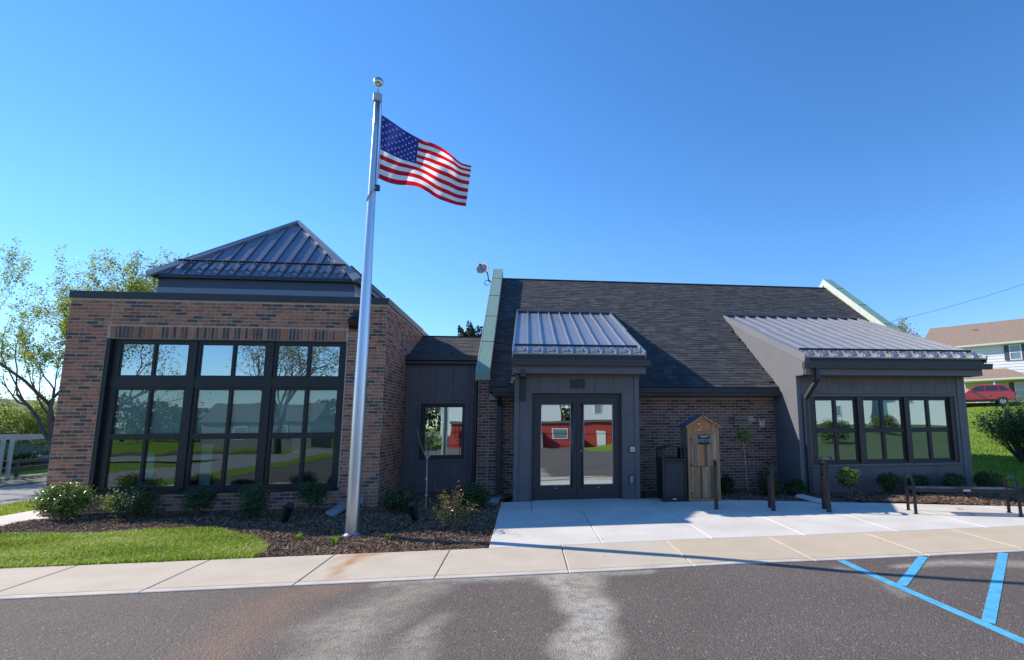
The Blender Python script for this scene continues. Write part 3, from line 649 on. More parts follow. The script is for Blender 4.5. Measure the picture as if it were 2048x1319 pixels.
# ---- gabled hall
HX0, HX1, HY = -1.05, 11.2, 13.3; RY, RZ = 19.07, 6.44; S = .667; EY, EZ = 12.97, 2.395
roofz = lambda Y: EZ + (RZ - EZ) / (RY - EY) * (Y - EY)
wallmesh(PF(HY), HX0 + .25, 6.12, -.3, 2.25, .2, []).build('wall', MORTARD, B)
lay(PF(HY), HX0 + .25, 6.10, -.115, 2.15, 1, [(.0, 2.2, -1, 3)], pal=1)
for X, xo in ((HX0, 1), (HX1 - .25, 1)):
    g0 = [(X, HY - .0, -.3), (X, HY, 2.78), (X, RY, RZ + .16), (X, 2 * RY - HY, 2.78), (X, 2 * RY - HY, -.3)]
    M().prism(g0, (.25, 0, 0)).build('wall', MORTARD, B, fix=True)
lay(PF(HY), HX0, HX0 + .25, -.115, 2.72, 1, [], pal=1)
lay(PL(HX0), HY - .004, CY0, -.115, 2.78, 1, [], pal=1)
M().box(HX0, HX1, 2 * RY - HY - .2, 2 * RY - HY, -.3, 2.3).build('wall', MORTARD, B)
wallmesh(PF(HY), 10.3, HX1 - .25, -.3, 2.25, .2).build('wall', MORTARD, B)
# roof deck
m = M(); rx0, rx1 = HX0 + .25, HX1 - .25; th = .10
m.prism([(rx0, EY, EZ - .02), (rx0, RY, RZ - .02), (rx0, 2 * RY - EY, EZ - .02), (rx0, 2 * RY - EY, EZ - .12), (rx0, RY, RZ - .14), (rx0, EY, EZ - .12)], (rx1 - rx0, 0, 0))
ROOF = m.build('roof', SHINGLES[0], B, fix=True)
sl_ = math.hypot(RY - EY, RZ - EZ); cs, sn = (RY - EY) / sl_, (RZ - EZ) / sl_
ALLS = []
def shingles(x0, x1, Ya, Za, L, c, s, skip, sid, ex=.137):
    rows = int(L / ex); 
    for r in range(rows + 1):
        s0 = r * ex; s1 = min(s0 + ex + .05, L + .01); u = x0 - random.uniform(0, .3)
        while u < x1:
            wdt = random.choice((.13, .17, .22, .26, .30, .34)); a, b = max(u, x0), min(u + wdt, x1); u += wdt
            if b - a < .02: continue
            ym = Ya + (s0 + .07) * c
            if skip((a + b) / 2, ym): continue
            t0 = random.choice((.006, .007, .011, .012)); e = random.uniform(-.001, .001)
            def Q(x, sv, lift): return (x, Ya + sv * c - lift * s, Za + sv * s + lift * c)
            ALLS.append(([Q(a + .0015, s0 + e, -.004), Q(b - .0015, s0 + e, -.004), Q(b - .0015, s1, -.010), Q(a + .0015, s1, -.010), Q(a + .0015, s0 + e, t0), Q(b - .0015, s0 + e, t0), Q(b - .0015, s1, .0005), Q(a + .0015, s1, .0005)], random.choices((0, 1, 2, 3), (.3, .34, .24, .12))[0], sid))
MRY = 16.57; mroofz = lambda Y: 4.775 - .355 * (MRY - Y)
def skipm(x, y): return (y < MRY - .02) and (-.24 < x < 2.50 or x > 6.11)
shingles(rx0 + .01, rx1 - .01, EY, EZ, sl_, cs, sn, skipm, 0)
M().box(rx0, rx1, RY - .13, RY + .13, 0, .02).build('ridge_cap', SHINGLES[0], ROOF)
o = B.children[-1] if False else ROOF.children[-1]
for v in o.data.vertices: v.co.z += RZ - .0 - abs(v.co.y + wloc(ROOF).y - RY) * .5
# fascia + gutter of the hall
for a, b in ((rx0 + .12, -.225), (2.455, 6.085)):
    M().box(a, b, EY - .015, EY + .06, EZ - .125, EZ - .024).build('fascia', DARKTRIM, B); 
    gx0 = a - (.04 if a < 0 else 0)
    M().prism([(gx0, EY - .015, EZ - .105), (gx0, EY - .13, EZ - .105), (gx0, EY - .13, EZ - .125), (gx0, EY - .12, EZ - .14), (gx0, EY - .105, EZ - .21), (gx0, EY - .015, EZ - .21)], (b - gx0, 0, 0)).build('gutter', DARKTRIM, B, fix=True)
    M().box(a, b, EY + .02, HY - .012, EZ - .235, EZ - .2).build('soffit', DARKTRIM, B)
x = onY(997.5, 900, HY - .1)[0]
M().box(x - .055, x + .055, HY - .11, HY - .011, -.1, 2.0).bar((x, HY - .06, 1.98), (x, EY - .05, 2.2), .1, .09).build('downspout', DARKTRIM, B, bevel=.006)
# green copper caps on the gable parapets
def cap(X0, X1, zt, name='parapet_cap'):
    a = Vector((X0, HY - .09, 2.70)); p = [(HY - .09, 2.68), (RY, RZ + zt), (2 * RY - HY, 2.68)]
    c = empty_part = M()
    for (y0, z0), (y1, z1) in zip(p[:-1], p[1:]):
        c.hexa([(X0, y0, z0), (X1, y0, z0), (X1, y1, z1), (X0, y1, z1), (X0, y0, z0 + .09), (X1, y0, z0 + .09), (X1, y1, z1 + .09), (X0, y1, z1 + .09)])
    c.box(X0 - .01, X1 + .01, HY - .10, HY - .02, 2.56, 2.775)
    o = c.build(name, COPPER, B)
    for k in range(1, 5):
        t = k / 4.6; y = HY - .09 + (RY - HY + .09) * t; z = 2.68 + (RZ + zt - 2.68) * t + .09; M().bar((X0 - .004, y, z), (X1 + .004, y, z), .012, .014).build('cap_joint', DARKTRIM, o)
    m = M(); xo = X0 if X0 < 5 else X0
    for (y0, z0), (y1, z1) in zip(p[:-1], p[1:]): m.hexa([(xo - .02, y0, z0 - .14), (xo - .001, y0, z0 - .14), (xo - .001, y1, z1 - .14), (xo - .02, y1, z1 - .14), (xo - .02, y0, z0 + .095), (xo - .001, y0, z0 + .095), (xo - .001, y1, z1 + .095), (xo - .02, y1, z1 + .095)])
    m.build('cap_edge', COPPERW, o)
cap(HX0 - .05, HX0 + .25, .22); cap(HX1 - .26, HX1 + .05, .22)
# connector shingle roof
cr = M().prism([(CX0, CY0 - .03, 3.17), (CX0, 16.05, 3.965), (CX0, 18, 3.1), (CX0, 18, 3.0), (CX0, CY0 - .03, 3.06)], (CX1 - CX0, 0, 0)).build('roof', SHINGLES[1], B, fix=True)
L = math.hypot(2.08, .795); shingles(CX0 + .005, CX1 - .005, CY0 - .03, 3.172, L, 2.08 / L, .795 / L, lambda x, y: False, 1)
M().box(CX0, CX1, 15.98, 16.12, 3.955, 3.985).build('ridge_cap', SHINGLES[0], cr)

# ---- metal roofs over the entrance and the bay
def metal_roof(x0, x1, Yf, n, name='roof'):
    zf = mroofz(Yf); d = Vector((0, MRY - Yf, 4.775 - zf)); L = d.length; d.normalize(); nn = Vector((0, -d.z, d.y)); P = lambda x, s, h: Vector((x, Yf, zf)) + d * s + nn * h
    R_ = M().hexa([P(x0, 0, -.03), P(x1, 0, -.03), P(x1, L, -.03), P(x0, L, -.03), P(x0, 0, -.004), P(x1, 0, -.004), P(x1, L, -.004), P(x0, L, -.004)]).build(name, METAL, B)
    sp = (x1 - x0) / n
    for i in range(n):
        a, b = x0 + sp * i, x0 + sp * (i + 1); m = M(); w = (b - a)
        prof = [(a + .002, 0), (a + w * .32, 0), (a + w * .36, .004), (a + w * .40, 0), (a + w * .62, 0), (a + w * .66, .004), (a + w * .70, 0), (b - .002, 0)]
        for (xa, ha), (xb, hb) in zip(prof[:-1], prof[1:]): m.quad(P(xa, -.02, ha), P(xb, -.02, hb), P(xb, L - .06, hb), P(xa, L - .06, ha))
        m.quad(P(a, -.02, -.03), P(b, -.02, -.03), P(b, -.02, .0), P(a, -.02, .0)); m.build('roof_panel', METAL, R_)
    for i in range(n + 1):
        x = x0 + sp * i + (.012 if i == 0 else -.012 if i == n else 0); M().bar(P(x, -.02, .025), P(x, L - .05, .025), .02, .05, up=nn).build('roof_seam', METAL, R_)
    for i in range(1, n):
        x = x0 + sp * i; M().box(-.028, .028, 0, .05, 0, .045)
    M().bar(P(x0 + .02, .36, .085), P(x1 - .10, .36, .085), .022, .045, up=nn).build('snow_rail', DARKTRIM, R_)
    for i in range(n):
        x = x0 + sp * (i + .55); m = M()
        m.hexa([P(x - .06, .10, .004), P(x + .06, .10, .004), P(x + .04, .34, .03), P(x - .09, .34, .03), P(x - .06, .10, .016), P(x + .06, .10, .016), P(x + .04, .34, .075), P(x - .09, .34, .075)])
        m.bar(P(x + .07, .20, .01), P(x + .11, .34, .075), .03, .01, up=nn); m.build('snow_guard', METAL, R_)
    M().hexa([P(x0 - .02, L - .07, .0), P(x1 + .02, L - .07, .0), P(x1 + .02, L + .10, .0), P(x0 - .02, L + .10, .0), P(x0 - .02, L - .07, .058), P(x1 + .02, L - .07, .058), P(x1 + .02, L + .10, .09), P(x0 - .02, L + .10, .09)]).build('top_flashing', DARKTRIM, R_)
    for x in (x0, x1):
        s = 1 if x == x0 else -1; M().hexa([P(x - .018, -.02, -.12), P(x + .0 , -.02, -.12), P(x, L, -.12), P(x - .018, L, -.12), P(x - .018, -.02, .056), P(x, -.02, .056), P(x, L, .056), P(x - .018, L, .056)] if s > 0 else [P(x, -.02, -.12), P(x + .018, -.02, -.12), P(x + .018, L, -.12), P(x, L, -.12), P(x, -.02, .056), P(x + .018, -.02, .056), P(x + .018, L, .056), P(x, L, .056)]).build('rake_trim', METAL, R_)
    return zf
def eavebox(x0, x1, gx0, gx1, bx0_, bx1_, Yw, gz0=2.745, gz1=2.862):
    M().box(x0, x1, 11.62, 11.66, 2.865, mroofz(11.62) - .036).build('fascia', DARKTRIM, B)
    M().prism([(gx0, 11.62, gz1), (gx0, 11.49, gz1), (gx0, 11.49, gz1 - .022), (gx0, 11.50, gz1 - .035), (gx0, 11.515, gz0), (gx0, 11.62, gz0)], (gx1 - gx0, 0, 0)).build('gutter', mat('gutter grey', (.052, .054, .062), .4, coord=WP), B, fix=True)
    M().box(bx0_, bx1_, 11.645, 11.675, 2.592, 2.863).build('eave_board', SLATE2, B)
    M().box(bx0_, bx1_, 11.676, Yw - .002, 2.592, 2.62).build('soffit', SLATE, B)
# entrance
NX0, NX1, NY = -.205, 2.437, 12.0
metal_roof(-.25, 2.505, 11.6, 9); eavebox(-.24, 2.5, -.285, 2.61, -.232, 2.525, NY)
DO = (.135, 2.085, -.01, 2.225); DX0, DX1, DZ1 = .158, 2.062, 2.202
wallmesh(PF(NY + .031), NX0, NX1, -.1, 2.95, .12, [DO]).build('wall', DARKTRIM, B)
panels(NX0 + .105, NX1 - .105, DO[3], 2.591, NY, .40, [], SLATE, start=NX0 + .5); M().box(NX0 + .104, DO[0], NY, NY + .03, -.05, DO[3] - .003).build('panel', SLATE, B); M().box(DO[1], NX1 - .104, NY, NY + .03, -.05, DO[3] - .003).build('panel', SLATE, B)
for a in ((NX0, NX0 + .1), (NX1 - .1, NX1)): M().box(a[0], a[1], NY - .02, NY + .03, -.05, 2.591).build('corner_board', SLATE2, B)
for X, d in ((NX0, -1), (NX1, 1)):
    M().prism([(X, NY + .031, -.05), (X, NY + .031, 2.6), (X, 11.68, 2.62), (X, 11.68, mroofz(11.68) - .035), (X, MRY - .1, mroofz(MRY - .1) - .035), (X, EY - .02, EZ - .03), (X, HY + .05, 2.2), (X, HY + .05, -.05)], (-.1 * d, 0, 0)).build('side_wall', SLATE, B, fix=True)
m = M(); e = .035
m.box(DO[0] - .0, DX0, NY - .015, NY + .12, -.01, DZ1).box(DX1, DO[1], NY - .015, NY + .12, -.01, DZ1).box(DO[0], DO[1], NY - .015, NY + .12, DZ1, DO[3] - .002).build('door_trim', SLATE2, B)
YD = NY + .10
DF = wallmesh(PF(YD), DX0, DX1, -.012, DZ1, .1, [(DX0 + .055, DX1 - .055, -1, DZ1 - .085)]).build('door_frame', DOORM, B)
xa, xm, xb = DX0 + .058, (DX0 + DX1) / 2, DX1 - .058
for k, (a, b, g0, g1) in enumerate(((xa, xm - .003, .347, .968), (xm + .003, xb, 1.243, 1.865))):
    f = YD / 12.; g0 *= f; g1 *= f
    d = wallmesh(PF(YD + .012), a, b, .005, DZ1 - .088, .045, [(g0, g1, .295, 1.965)]).build('door', DOORM, B)
    M().box(g0 - .003, g1 + .003, YD + .028, YD + .034, .292, 1.968).build('pane', GLASS_D, d)
    m = M()
    for q in ((g0, g0 + .01, .295, 1.965), (g1 - .01, g1, .295, 1.965), (g0 + .01, g1 - .01, .295, .305), (g0 + .01, g1 - .01, 1.955, 1.965)): m.box(q[0], q[1], YD + .003, YD + .027, q[2], q[3])
    m.build('glazing_bead', mat('light metal', (.4, .4, .42), .35, metal=.7), d)
    hx = g1 + .03 if k == 0 else g0 - .03
    hd = M().tube([(hx, YD - .05, .25), (hx, YD - .05, 2.0)], .013, 10).tube([(hx, YD - .05, .31), (hx + (.05 if k == 0 else -.05), YD + .012, .31)], .009, 6).tube([(hx, YD - .05, 1.95), (hx + (.05 if k == 0 else -.05), YD + .012, 1.95)], .009, 6).build('handle', mat('dark satin steel', (.12, .115, .12), .3, metal=.8), d, smooth=True)
    M().box((g0 + g1) / 2 - .03, (g0 + g1) / 2 + .03, YD + .004, YD + .011, .232, .245).build('badge', MATS['light metal'], d)
    if k == 1:
        m = M(); c = onY(1163, 900, YD + .01); m.tube([(c[0], YD + .012, c[2]), (c[0], YD - .012, c[2])], .022, 14).build('lock', MATS['light metal'], d)
M().box(xa, xb, YD + .01, YD + .06, -.012, .004).build('threshold', MATS['light metal'], B)
M().box(NX0 + .1, NX1 - .1, 13.2, 13.25, 0, 2.6).box(NX0 + .11, NX1 - .11, 12.2, 13.2, 2.5, 2.55).build('interior_wall', INTER, B); M().box(NX0 + .1, NX1 - .1, 12.16, 13.2, -.1, -.013).build('interior_floor', INTERD, B)
# fixtures on the entrance front
c = onY(1155, 767, NY); dk = M().box(c[0] - .15, c[0] + .15, NY - .03, NY - .001, c[2] - .085, c[2] + .095).build('vent', BLACKP, B)
m = M()
for k in range(5): m.box(c[0] - .14, c[0] + .14, NY - .036, NY - .0301, c[2] - .075 + k * .034, c[2] - .06 + k * .034)
m.build('louvre', DARKTRIM, dk)
pp = empty('door_button', tuple(onY(1264.5, 897, NY - .001)), 'pale square push plate beside the glazed doors', 'door button'); p = pp.location
M().box(p.x - .072, p.x + .072, NY - .03, NY - .001, p.z - .072, p.z + .072).build('housing', BLACKP, pp, bevel=.006); M().box(p.x - .055, p.x + .055, NY - .036, NY - .0305, p.z - .055, p.z + .055).build('plate', mat('brushed steel plate', (.62, .58, .52), .4, metal=.3), pp, bevel=.004)
wheel = M().tube([(p.x - .008 + .022 * math.cos(t), NY - .0385, p.z - .012 + .022 * math.sin(t)) for t in [2.4 + k * .45 for k in range(10)]], .003, 5).tube([(p.x - .012, NY - .0385, p.z + .022), (p.x - .008, NY - .0385, p.z), (p.x + .012, NY - .0385, p.z - .004), (p.x + .02, NY - .0385, p.z - .024)], .0035, 5).sphere((p.x - .012, NY - .0385, p.z + .032), .006, 8, 6)
wheel.build('wheelchair_symbol', mat('symbol blue', (.08, .12, .2), .5), pp)
bb = empty('key_box', tuple(onY(1262.5, 957, NY - .001)), 'small blue grey box low on the entrance cladding', 'outlet box'); p = bb.location
M().box(p.x - .05, p.x + .05, NY - .05, NY - .001, p.z - .09, p.z + .085).build('housing', BLACKP, bb, bevel=.006); M().box(p.x - .04, p.x + .04, NY - .062, NY - .0505, p.z - .055, p.z + .075).build('cover', mat('blue grey plastic', (.20, .30, .42), .4), bb, bevel=.008); M().box(p.x - .035, p.x + .035, NY - .058, NY - .0505, p.z - .08, p.z - .062).build('latch', MATS['grey pvc'], bb)
c = onY(1046, 775, NY - .1)
M().box(c[0] - .05, c[0] + .05, NY - .11, NY - .021, onY(1046, 800, NY - .1)[2], 2.59).build('downspout', BLACKP, B); M().box(c[0] - .055, c[0] + .055, 11.62, NY - .021, 2.52, 2.66).build('downspout_outlet', DARKTRIM, B)

# bay
BX0, BX1, BY = 6.103, 10.35, 12.1
metal_roof(6.085, 10.53, 11.56, 13); eavebox(6.09, 10.52, 6.03, 10.63, 6.07, 10.47, BY, 2.735, 2.858)
BW = (6.415, 10.058, .62, 2.138)
wallmesh(PF(BY + .031), BX0 + .1, BX1, -.3, 2.95, .12, [BW]).build('wall', DARKTRIM, B)
panels(BX0 + .23, BX1 - .21, 2.195, 2.591, BY, .303, [], SLATE, start=BX0 + .45)
panels(BX0 + .23, BX1 - .21, -.12, .56, BY, .81, [], SLATE, start=BX0 + .9)
for a in ((BX0 + .105, BX0 + .226), (BX1 - .206, BX1 - .10), (BX1 - .096, BX1)): M().box(a[0], a[1], BY - .015, BY + .03, -.12, 2.591).build('corner_board', SLATE2, B)
for a in ((BX0 + .23, BW[0] - .003), (BW[1] + .003, BX1 - .21)): M().box(a[0], a[1], BY, BY + .03, .563, 2.192).build('panel', SLATE, B)
m = M(); m.box(BW[0] - .05, BW[1] + .05, BY - .022, BY - .002, BW[3], BW[3] + .05).box(BW[0] - .05, BW[1] + .05, BY - .04, BY - .002, BW[2] - .055, BW[2]).build('window_trim', SLATE2, B, bevel=.003)
M().prism([(BX0, BY - .015, -.15), (BX0, BY - .015, 2.592), (BX0, 11.62, 2.592), (BX0, 11.6, mroofz(11.6) - .035), (BX0, MRY - .1, mroofz(MRY - .1) - .035), (BX0, EY - .0, EZ - .03), (BX0, HY + .05, 2.2), (BX0, HY + .05, -.15)], (.1, 0, 0)).build('side_wall', mat('pale slate side', (.15, .152, .165), .5, var=.05, coord=WP), B, fix=True)
q1, q2 = onX(1602, 743, BX0), onX(1478, 673, BX0)
M().prism([(BX0 - .012, 11.6, 2.60), (BX0 - .012, 11.6, mroofz(11.6) - .125), (BX0 - .012, MRY - .3, mroofz(MRY - .3) - .125), (BX0 - .012, q2[1], q2[2]), (BX0 - .012, q1[1], q1[2] + .03)], (.011, 0, 0)).build('rake_board', MATS['pale slate side'], B, fix=True)
M().prism([(BX1 - .1, BY + .031, -.3), (BX1 - .1, BY + .031, 2.592), (BX1 - .1, 11.68, 2.592), (BX1 - .1, 11.68, mroofz(11.68) - .035), (BX1 - .1, MRY - .1, mroofz(MRY - .1) - .035), (BX1 - .1, HY + .05, 2.2), (BX1 - .1, HY + .05, -.3)], (.1, 0, 0)).build('side_wall', SLATE, B, fix=True)
yw = BY + .075; xr = lambda x: onY(x, 830, yw)[0]
# columns measured along y=830 of the photograph
bc = [[(xr(1631.5), xr(1667.5)), (xr(1673), xr(1710))], [(xr(1728), xr(1762)), (xr(1767.5), xr(1804))], [(xr(1820), xr(1854)), (xr(1859.5), xr(1895.5))]]
zr2 = [(onY(1760, 918, yw)[2], onY(1760, 862, yw)[2]), (onY(1760, 855.5, yw)[2], onY(1760, 798, yw)[2])]
mid = [BW[0], (bc[0][1][1] + bc[1][0][0]) / 2, (bc[1][1][1] + bc[2][0][0]) / 2, BW[1]]
for k in range(3):
    window(bc[k][0][0] - .045, bc[k][1][1] + .045, zr2[0][0] - .05, zr2[1][1] + .05, yw, bc[k], zr2, BLACKFR, [GLASS_R, GLASS_R], .07, [[None, None], [.98, None], [.35, None]][k], mat_blind=BLINDW)
m = M()
edges = [BW[0]] + [v for k in range(3) for v in (bc[k][0][0] - .046, bc[k][1][1] + .046)] + [BW[1]]
for a, b in zip(edges[0::2], edges[1::2]): M().box(a, b, yw - .055, yw + .05, BW[2], BW[3]).build('window_casing', BRONZE, B, bevel=.004)
M().box(BW[0], BW[1], yw - .05, yw + .05, BW[2] - .001, zr2[0][0] - .051).build('sill', BRONZE, B); M().box(BW[0], BW[1], yw - .05, yw + .05, zr2[1][1] + .051, BW[3] + .001).build('head_casing', BLACKFR, B)
M().box(BX0 + .12, BX1 - .12, 15.5, 15.55, 0, 2.9).box(BX0 + .12, BX1 - .12, 12.3, 15.5, 2.7, 2.75).build('interior_wall', INTER, B); M().box(BX0 + .12, BX1 - .12, 12.23, 15.5, -.1, -.02).build('interior_floor', INTERD, B)
# bay downspout: drops, kicks back to the wall, runs down
a = onY(1634, 750, 11.6); b = onY(1634, 758, 11.6); c = onY(1608, 796, BY - .07); d = onY(1617, 990, BY - .07)
m = M(); m.bar((a[0], 11.58, 2.74), (a[0], 11.58, b[2]), .09, .075, up=(0, 1, 0)).bar((a[0], 11.58, b[2] + .02), (c[0] + .03, BY - .075, c[2]), .09, .08, up=(0, 1, .5)).bar((c[0] + .03, BY - .075, c[2] + .03), (c[0] + .03, BY - .075, .02), .09, .08, up=(0, 1, 0)).build('downspout', DARKTRIM, B)

# ---- emit bricks and shingles: the 300 that show largest as objects, the rest joined per section
def emit(items, corners, areas, mi_of, sid_of, names, mats_for, parent_for, stuffname):
    order = np.argsort(-np.array(areas)); single = set(order[:300].tolist()); return single
def area(c):
    a = np.array(c).mean(0); d = a - EYE; q = RC @ np.array([d[0], -d[2], d[1]])
    if q[2] < .5: return 0
    x, y = FPX * q[0] / q[2] + CX, FPX * q[1] / q[2] + CY
    if not (0 < x < 2048 and 0 < y < 1319): return 0
    p = [proj(v) for v in c[4:8]]; return abs(sum(p[i][0] * p[(i + 1) % 4][1] - p[(i + 1) % 4][0] * p[i][1] for i in range(4)) / 2)
BC = [bcorn(b) for b in ALLB]; ar = np.array([area(c) if c else 0 for c in BC])
for i, b in enumerate(ALLB):                     # only walls the camera can see compete
    if b[6] == 0 and abs(BC[i][4][0] - TX0) < .02 and abs(BC[i][5][0] - TX0) < .02: ar[i] = 0
single = set(np.argsort(-ar)[:300].tolist())
mesh_cache = {}
def piece(name, c, m, parent):
    c = np.array(c); o0 = c.mean(0); key = (m.name, tuple(np.round((c - o0).ravel(), 3)))
    me = mesh_cache.get(key)
    if me is None:
        me = bpy.data.meshes.new(name); me.from_pydata([tuple(v - o0) for v in c], [], [tuple(f) for f in BF]); me.materials.append(m); mesh_cache[key] = me
    o = bpy.data.objects.new(name, me); link(o, parent); o.location = Vector(o0) - wloc(parent); return o
for i in single: piece('brick', BC[i], (BRICKS if ALLB[i][8] == 0 else BRICKS2)[ALLB[i][5]], WT if ALLB[i][6] == 0 else B)
for wid in (0, 1):
    idx = [i for i in range(len(ALLB)) if ALLB[i][6] == wid and i not in single]
    V = np.array([BC[i] for i in idx]).reshape(-1, 3); F = (np.arange(len(idx))[:, None, None] * 8 + BF[None]).reshape(-1, 4); mi = np.repeat([ALLB[i][5] for i in idx], 5)
    bulk('brickwork', V, F, BRICKS if wid == 0 else BRICKS2, B, 'stuff', mi=mi)
SC = [s[0] for s in ALLS]; sa = np.array([area(c) for c in SC]); ssing = set(np.argsort(-sa)[:300].tolist())
for i in ssing: piece('shingle', SC[i], SHINGLES[ALLS[i][1]], ROOF if ALLS[i][2] == 0 else cr)
for sid, par in ((0, ROOF), (1, cr)):
    idx = [i for i in range(len(ALLS)) if ALLS[i][2] == sid and i not in ssing]
    V = np.array([SC[i] for i in idx]).reshape(-1, 3); F = (np.arange(len(idx))[:, None, None] * 8 + BF[None]).reshape(-1, 4)
    bulk('shingle_field', V, F, SHINGLES, par, 'stuff', mi=np.repeat([ALLS[i][1] for i in idx], 5))
# ================================================================== FLAGPOLE AND FLAG
pb = G(703, 1072, -.05); PX, PY = pb[0], pb[1]; tp = onY(752, 200, PY); bt = onY(754.5, 165, PY)
fp = empty('flagpole', (PX, PY, pb[2]), 'tall tapered aluminium flagpole with a ball finial in the mulch bed', 'flagpole')
zb = pb[2]; H = tp[2] - zb
m = M(); N = 14; m.tube([(PX, PY, zb - .1)] + [(PX, PY, zb + H * k / N) for k in range(N + 1)], [.093] + [.093 if k < 4 else .093 - (.048 * (k - 4) / (N - 4)) for k in range(N + 1)], 28); m.build('pole', ALU, fp, smooth=True)
M().tube([(PX, PY, zb - .02), (PX, PY, zb + .02), (PX, PY, zb + .035), (PX, PY, zb + .06)], [.15, .15, .12, .098], 28).build('base_collar', ALU, fp, smooth=True)
t = tp[2]; M().tube([(PX, PY, t - .04), (PX, PY, t - .03), (PX, PY, t + .10), (PX, PY, t + .11)], [.05, .075, .075, .05], 8).build('truck', mat('cast aluminium', (.5, .5, .49), .45, metal=.5), fp)
M().tube([(PX, PY, t + .1), (PX, PY, t + .2)], .012, 6).build('spindle', MATS['cast aluminium'], fp)
M().sphere((PX, PY, bt[2] + .005), .082, 24, 16).build('ball', mat('satin gold ball', (.62, .60, .54), .22, metal=.9), fp, smooth=True)
rp = .052; hx = PX + .085
ft, fb = onY(762, 230, PY), onY(757, 358, PY)
def rope(pts, r=.006): return M().tube(pts, r, 5)
ROPE = mat('halyard rope', (.42, .44, .47), .8)
rope([(PX + .06, PY - .02, t - .03), (hx, PY - .02, ft[2] + .05), (hx - .01, PY - .02, fb[2] - .12)]).tube([(PX + .05, PY - .03, t - .03), (PX + .055, PY - .03, fb[2] - .1), (PX + .07, PY - .04, fb[2] - .2)], .005, 5).build('halyard', ROPE, fp)
cl = onY(753, 377, PY); M().box(PX + .05, PX + .12, PY - .04, PY + .02, cl[2] - .045, cl[2] + .05).build('cleat_box', mat('dark blue plastic', (.04, .05, .09), .5), fp, bevel=.005)
tw = []
for k in range(13):
    a = -2.6 + k * .25; tw.append((PX + .062 * math.cos(a) * 1.1, PY - .068 * abs(math.sin(a)) , cl[2] - .24 + .02 * k))
rope([(PX + .07, PY - .05, cl[2]), (PX + .02, PY - .07, cl[2] - .07), (PX - .045, PY - .055, cl[2] - .17), (PX - .06, PY - .02, cl[2] - .2), (PX - .065, PY - .02, cl[2] - .24), (PX - .03, PY - .075, cl[2] - .17), (PX + .05, PY - .06, cl[2] - .06)], .007).build('rope_wrap', ROPE, fp)
# flag surface
def cloth(name, c, tr=.5):
    m = bpy.data.materials.new(name); m.use_nodes = True; MATS[name] = m; n = m.node_tree.nodes; l = m.node_tree.links; b = n['Principled BSDF']; b.inputs['Base Color'].default_value = (*c, 1); b.inputs['Roughness'].default_value = .65; b.inputs['Specular IOR Level'].default_value = .25
    t_ = n.new('ShaderNodeBsdfTranslucent'); t_.inputs[0].default_value = (*c, 1); mx = n.new('ShaderNodeMixShader'); mx.inputs[0].default_value = tr; l.new(b.outputs[0], mx.inputs[1]); l.new(t_.outputs[0], mx.inputs[2]); l.new(mx.outputs[0], n['Material Output'].inputs[0])
    geo = n.new('ShaderNodeNewGeometry'); w = n.new('ShaderNodeTexNoise'); w.inputs['Scale'].default_value = 14; w.inputs['Detail'].default_value = 3; l.new(geo.outputs['Position'], w.inputs[0]); bp = n.new('ShaderNodeBump'); bp.inputs['Strength'].default_value = .5; bp.inputs['Distance'].default_value = .02; l.new(w.outputs['Fac'], bp.inputs['Height']); l.new(bp.outputs[0], b.inputs['Normal']); l.new(bp.outputs[0], t_.inputs['Normal']); return m
FR, FW, FB = cloth('flag red', (.72, .012, .025)), cloth('flag white', (.95, .95, .95)), cloth('flag blue', (.035, .05, .27), .35)
top = [(763, 230), (783, 243), (806, 259), (826, 271), (846, 281), (866, 287), (887, 298), (905, 312), (922, 326), (943, 332)]
bot = [(757, 357), (775, 365), (795, 370), (815, 371), (835, 374), (853, 383), (873, 396), (893, 404), (912, 410), (932, 413)]
def cr(P, u):
    n_ = len(P) - 1; x = min(u * n_, n_ - 1e-6); i = int(x); f = x - i; p0 = P[max(i - 1, 0)]; p1 = P[i]; p2 = P[i + 1]; p3 = P[min(i + 2, n_)]
    return tuple(.5 * ((2 * b) + (-a + c) * f + (2 * a - 5 * b + 4 * c - d) * f * f + (-a + 3 * b - 3 * c + d) * f ** 3) for a, b, c, d in zip(p0, p1, p2, p3))
def flagpt(u, v, off=0):
    a, b = cr(top, u), cr(bot, u); vv = v + .03 * math.sin(2 * math.pi * v) * math.sin(5 * u) + .075 * math.sin(math.pi * v) * (sm((u - .55) / .3)) * -1
    x = a[0] + (b[0] - a[0]) * vv; y = a[1] + (b[1] - a[1]) * vv
    Y = PY - .02 - .35 * u + .085 * math.sin(9.5 * u + 3.0 * v - .6) * min(1, u * 3) + .05 * math.sin(19 * u - 7 * v) * u + .012 * math.sin(34 * u + 9 * v) + off
    return tuple(onY(x, y, Y))
fl = empty('flag', (hx, PY, fb[2]), 'stars and stripes flag flying from the top of the pole', 'flag')
NU, UC = 60, .40
def patch(u0, u1, v0, v1, nu, nv, name, m_, par=fl, off=0):
    V = [flagpt(u0 + (u1 - u0) * i / nu, v0 + (v1 - v0) * j / nv, off) for j in range(nv + 1) for i in range(nu + 1)]
    F = [(j * (nu + 1) + i, j * (nu + 1) + i + 1, (j + 1) * (nu + 1) + i + 1, (j + 1) * (nu + 1) + i) for j in range(nv) for i in range(nu)]
    m = M(); m.v = V; m.f = F; m.m = [0] * len(F); o = m.build(name, m_, par, smooth=True); return o
CAN = patch(0, UC, 0, 7 / 13, 30, 18, 'canton', FB)
for k in range(13): patch(UC if k < 7 else 0, 1, k / 13, (k + 1) / 13, 40 if k < 7 else 66, 3, 'stripe', FR if k % 2 == 0 else FW)
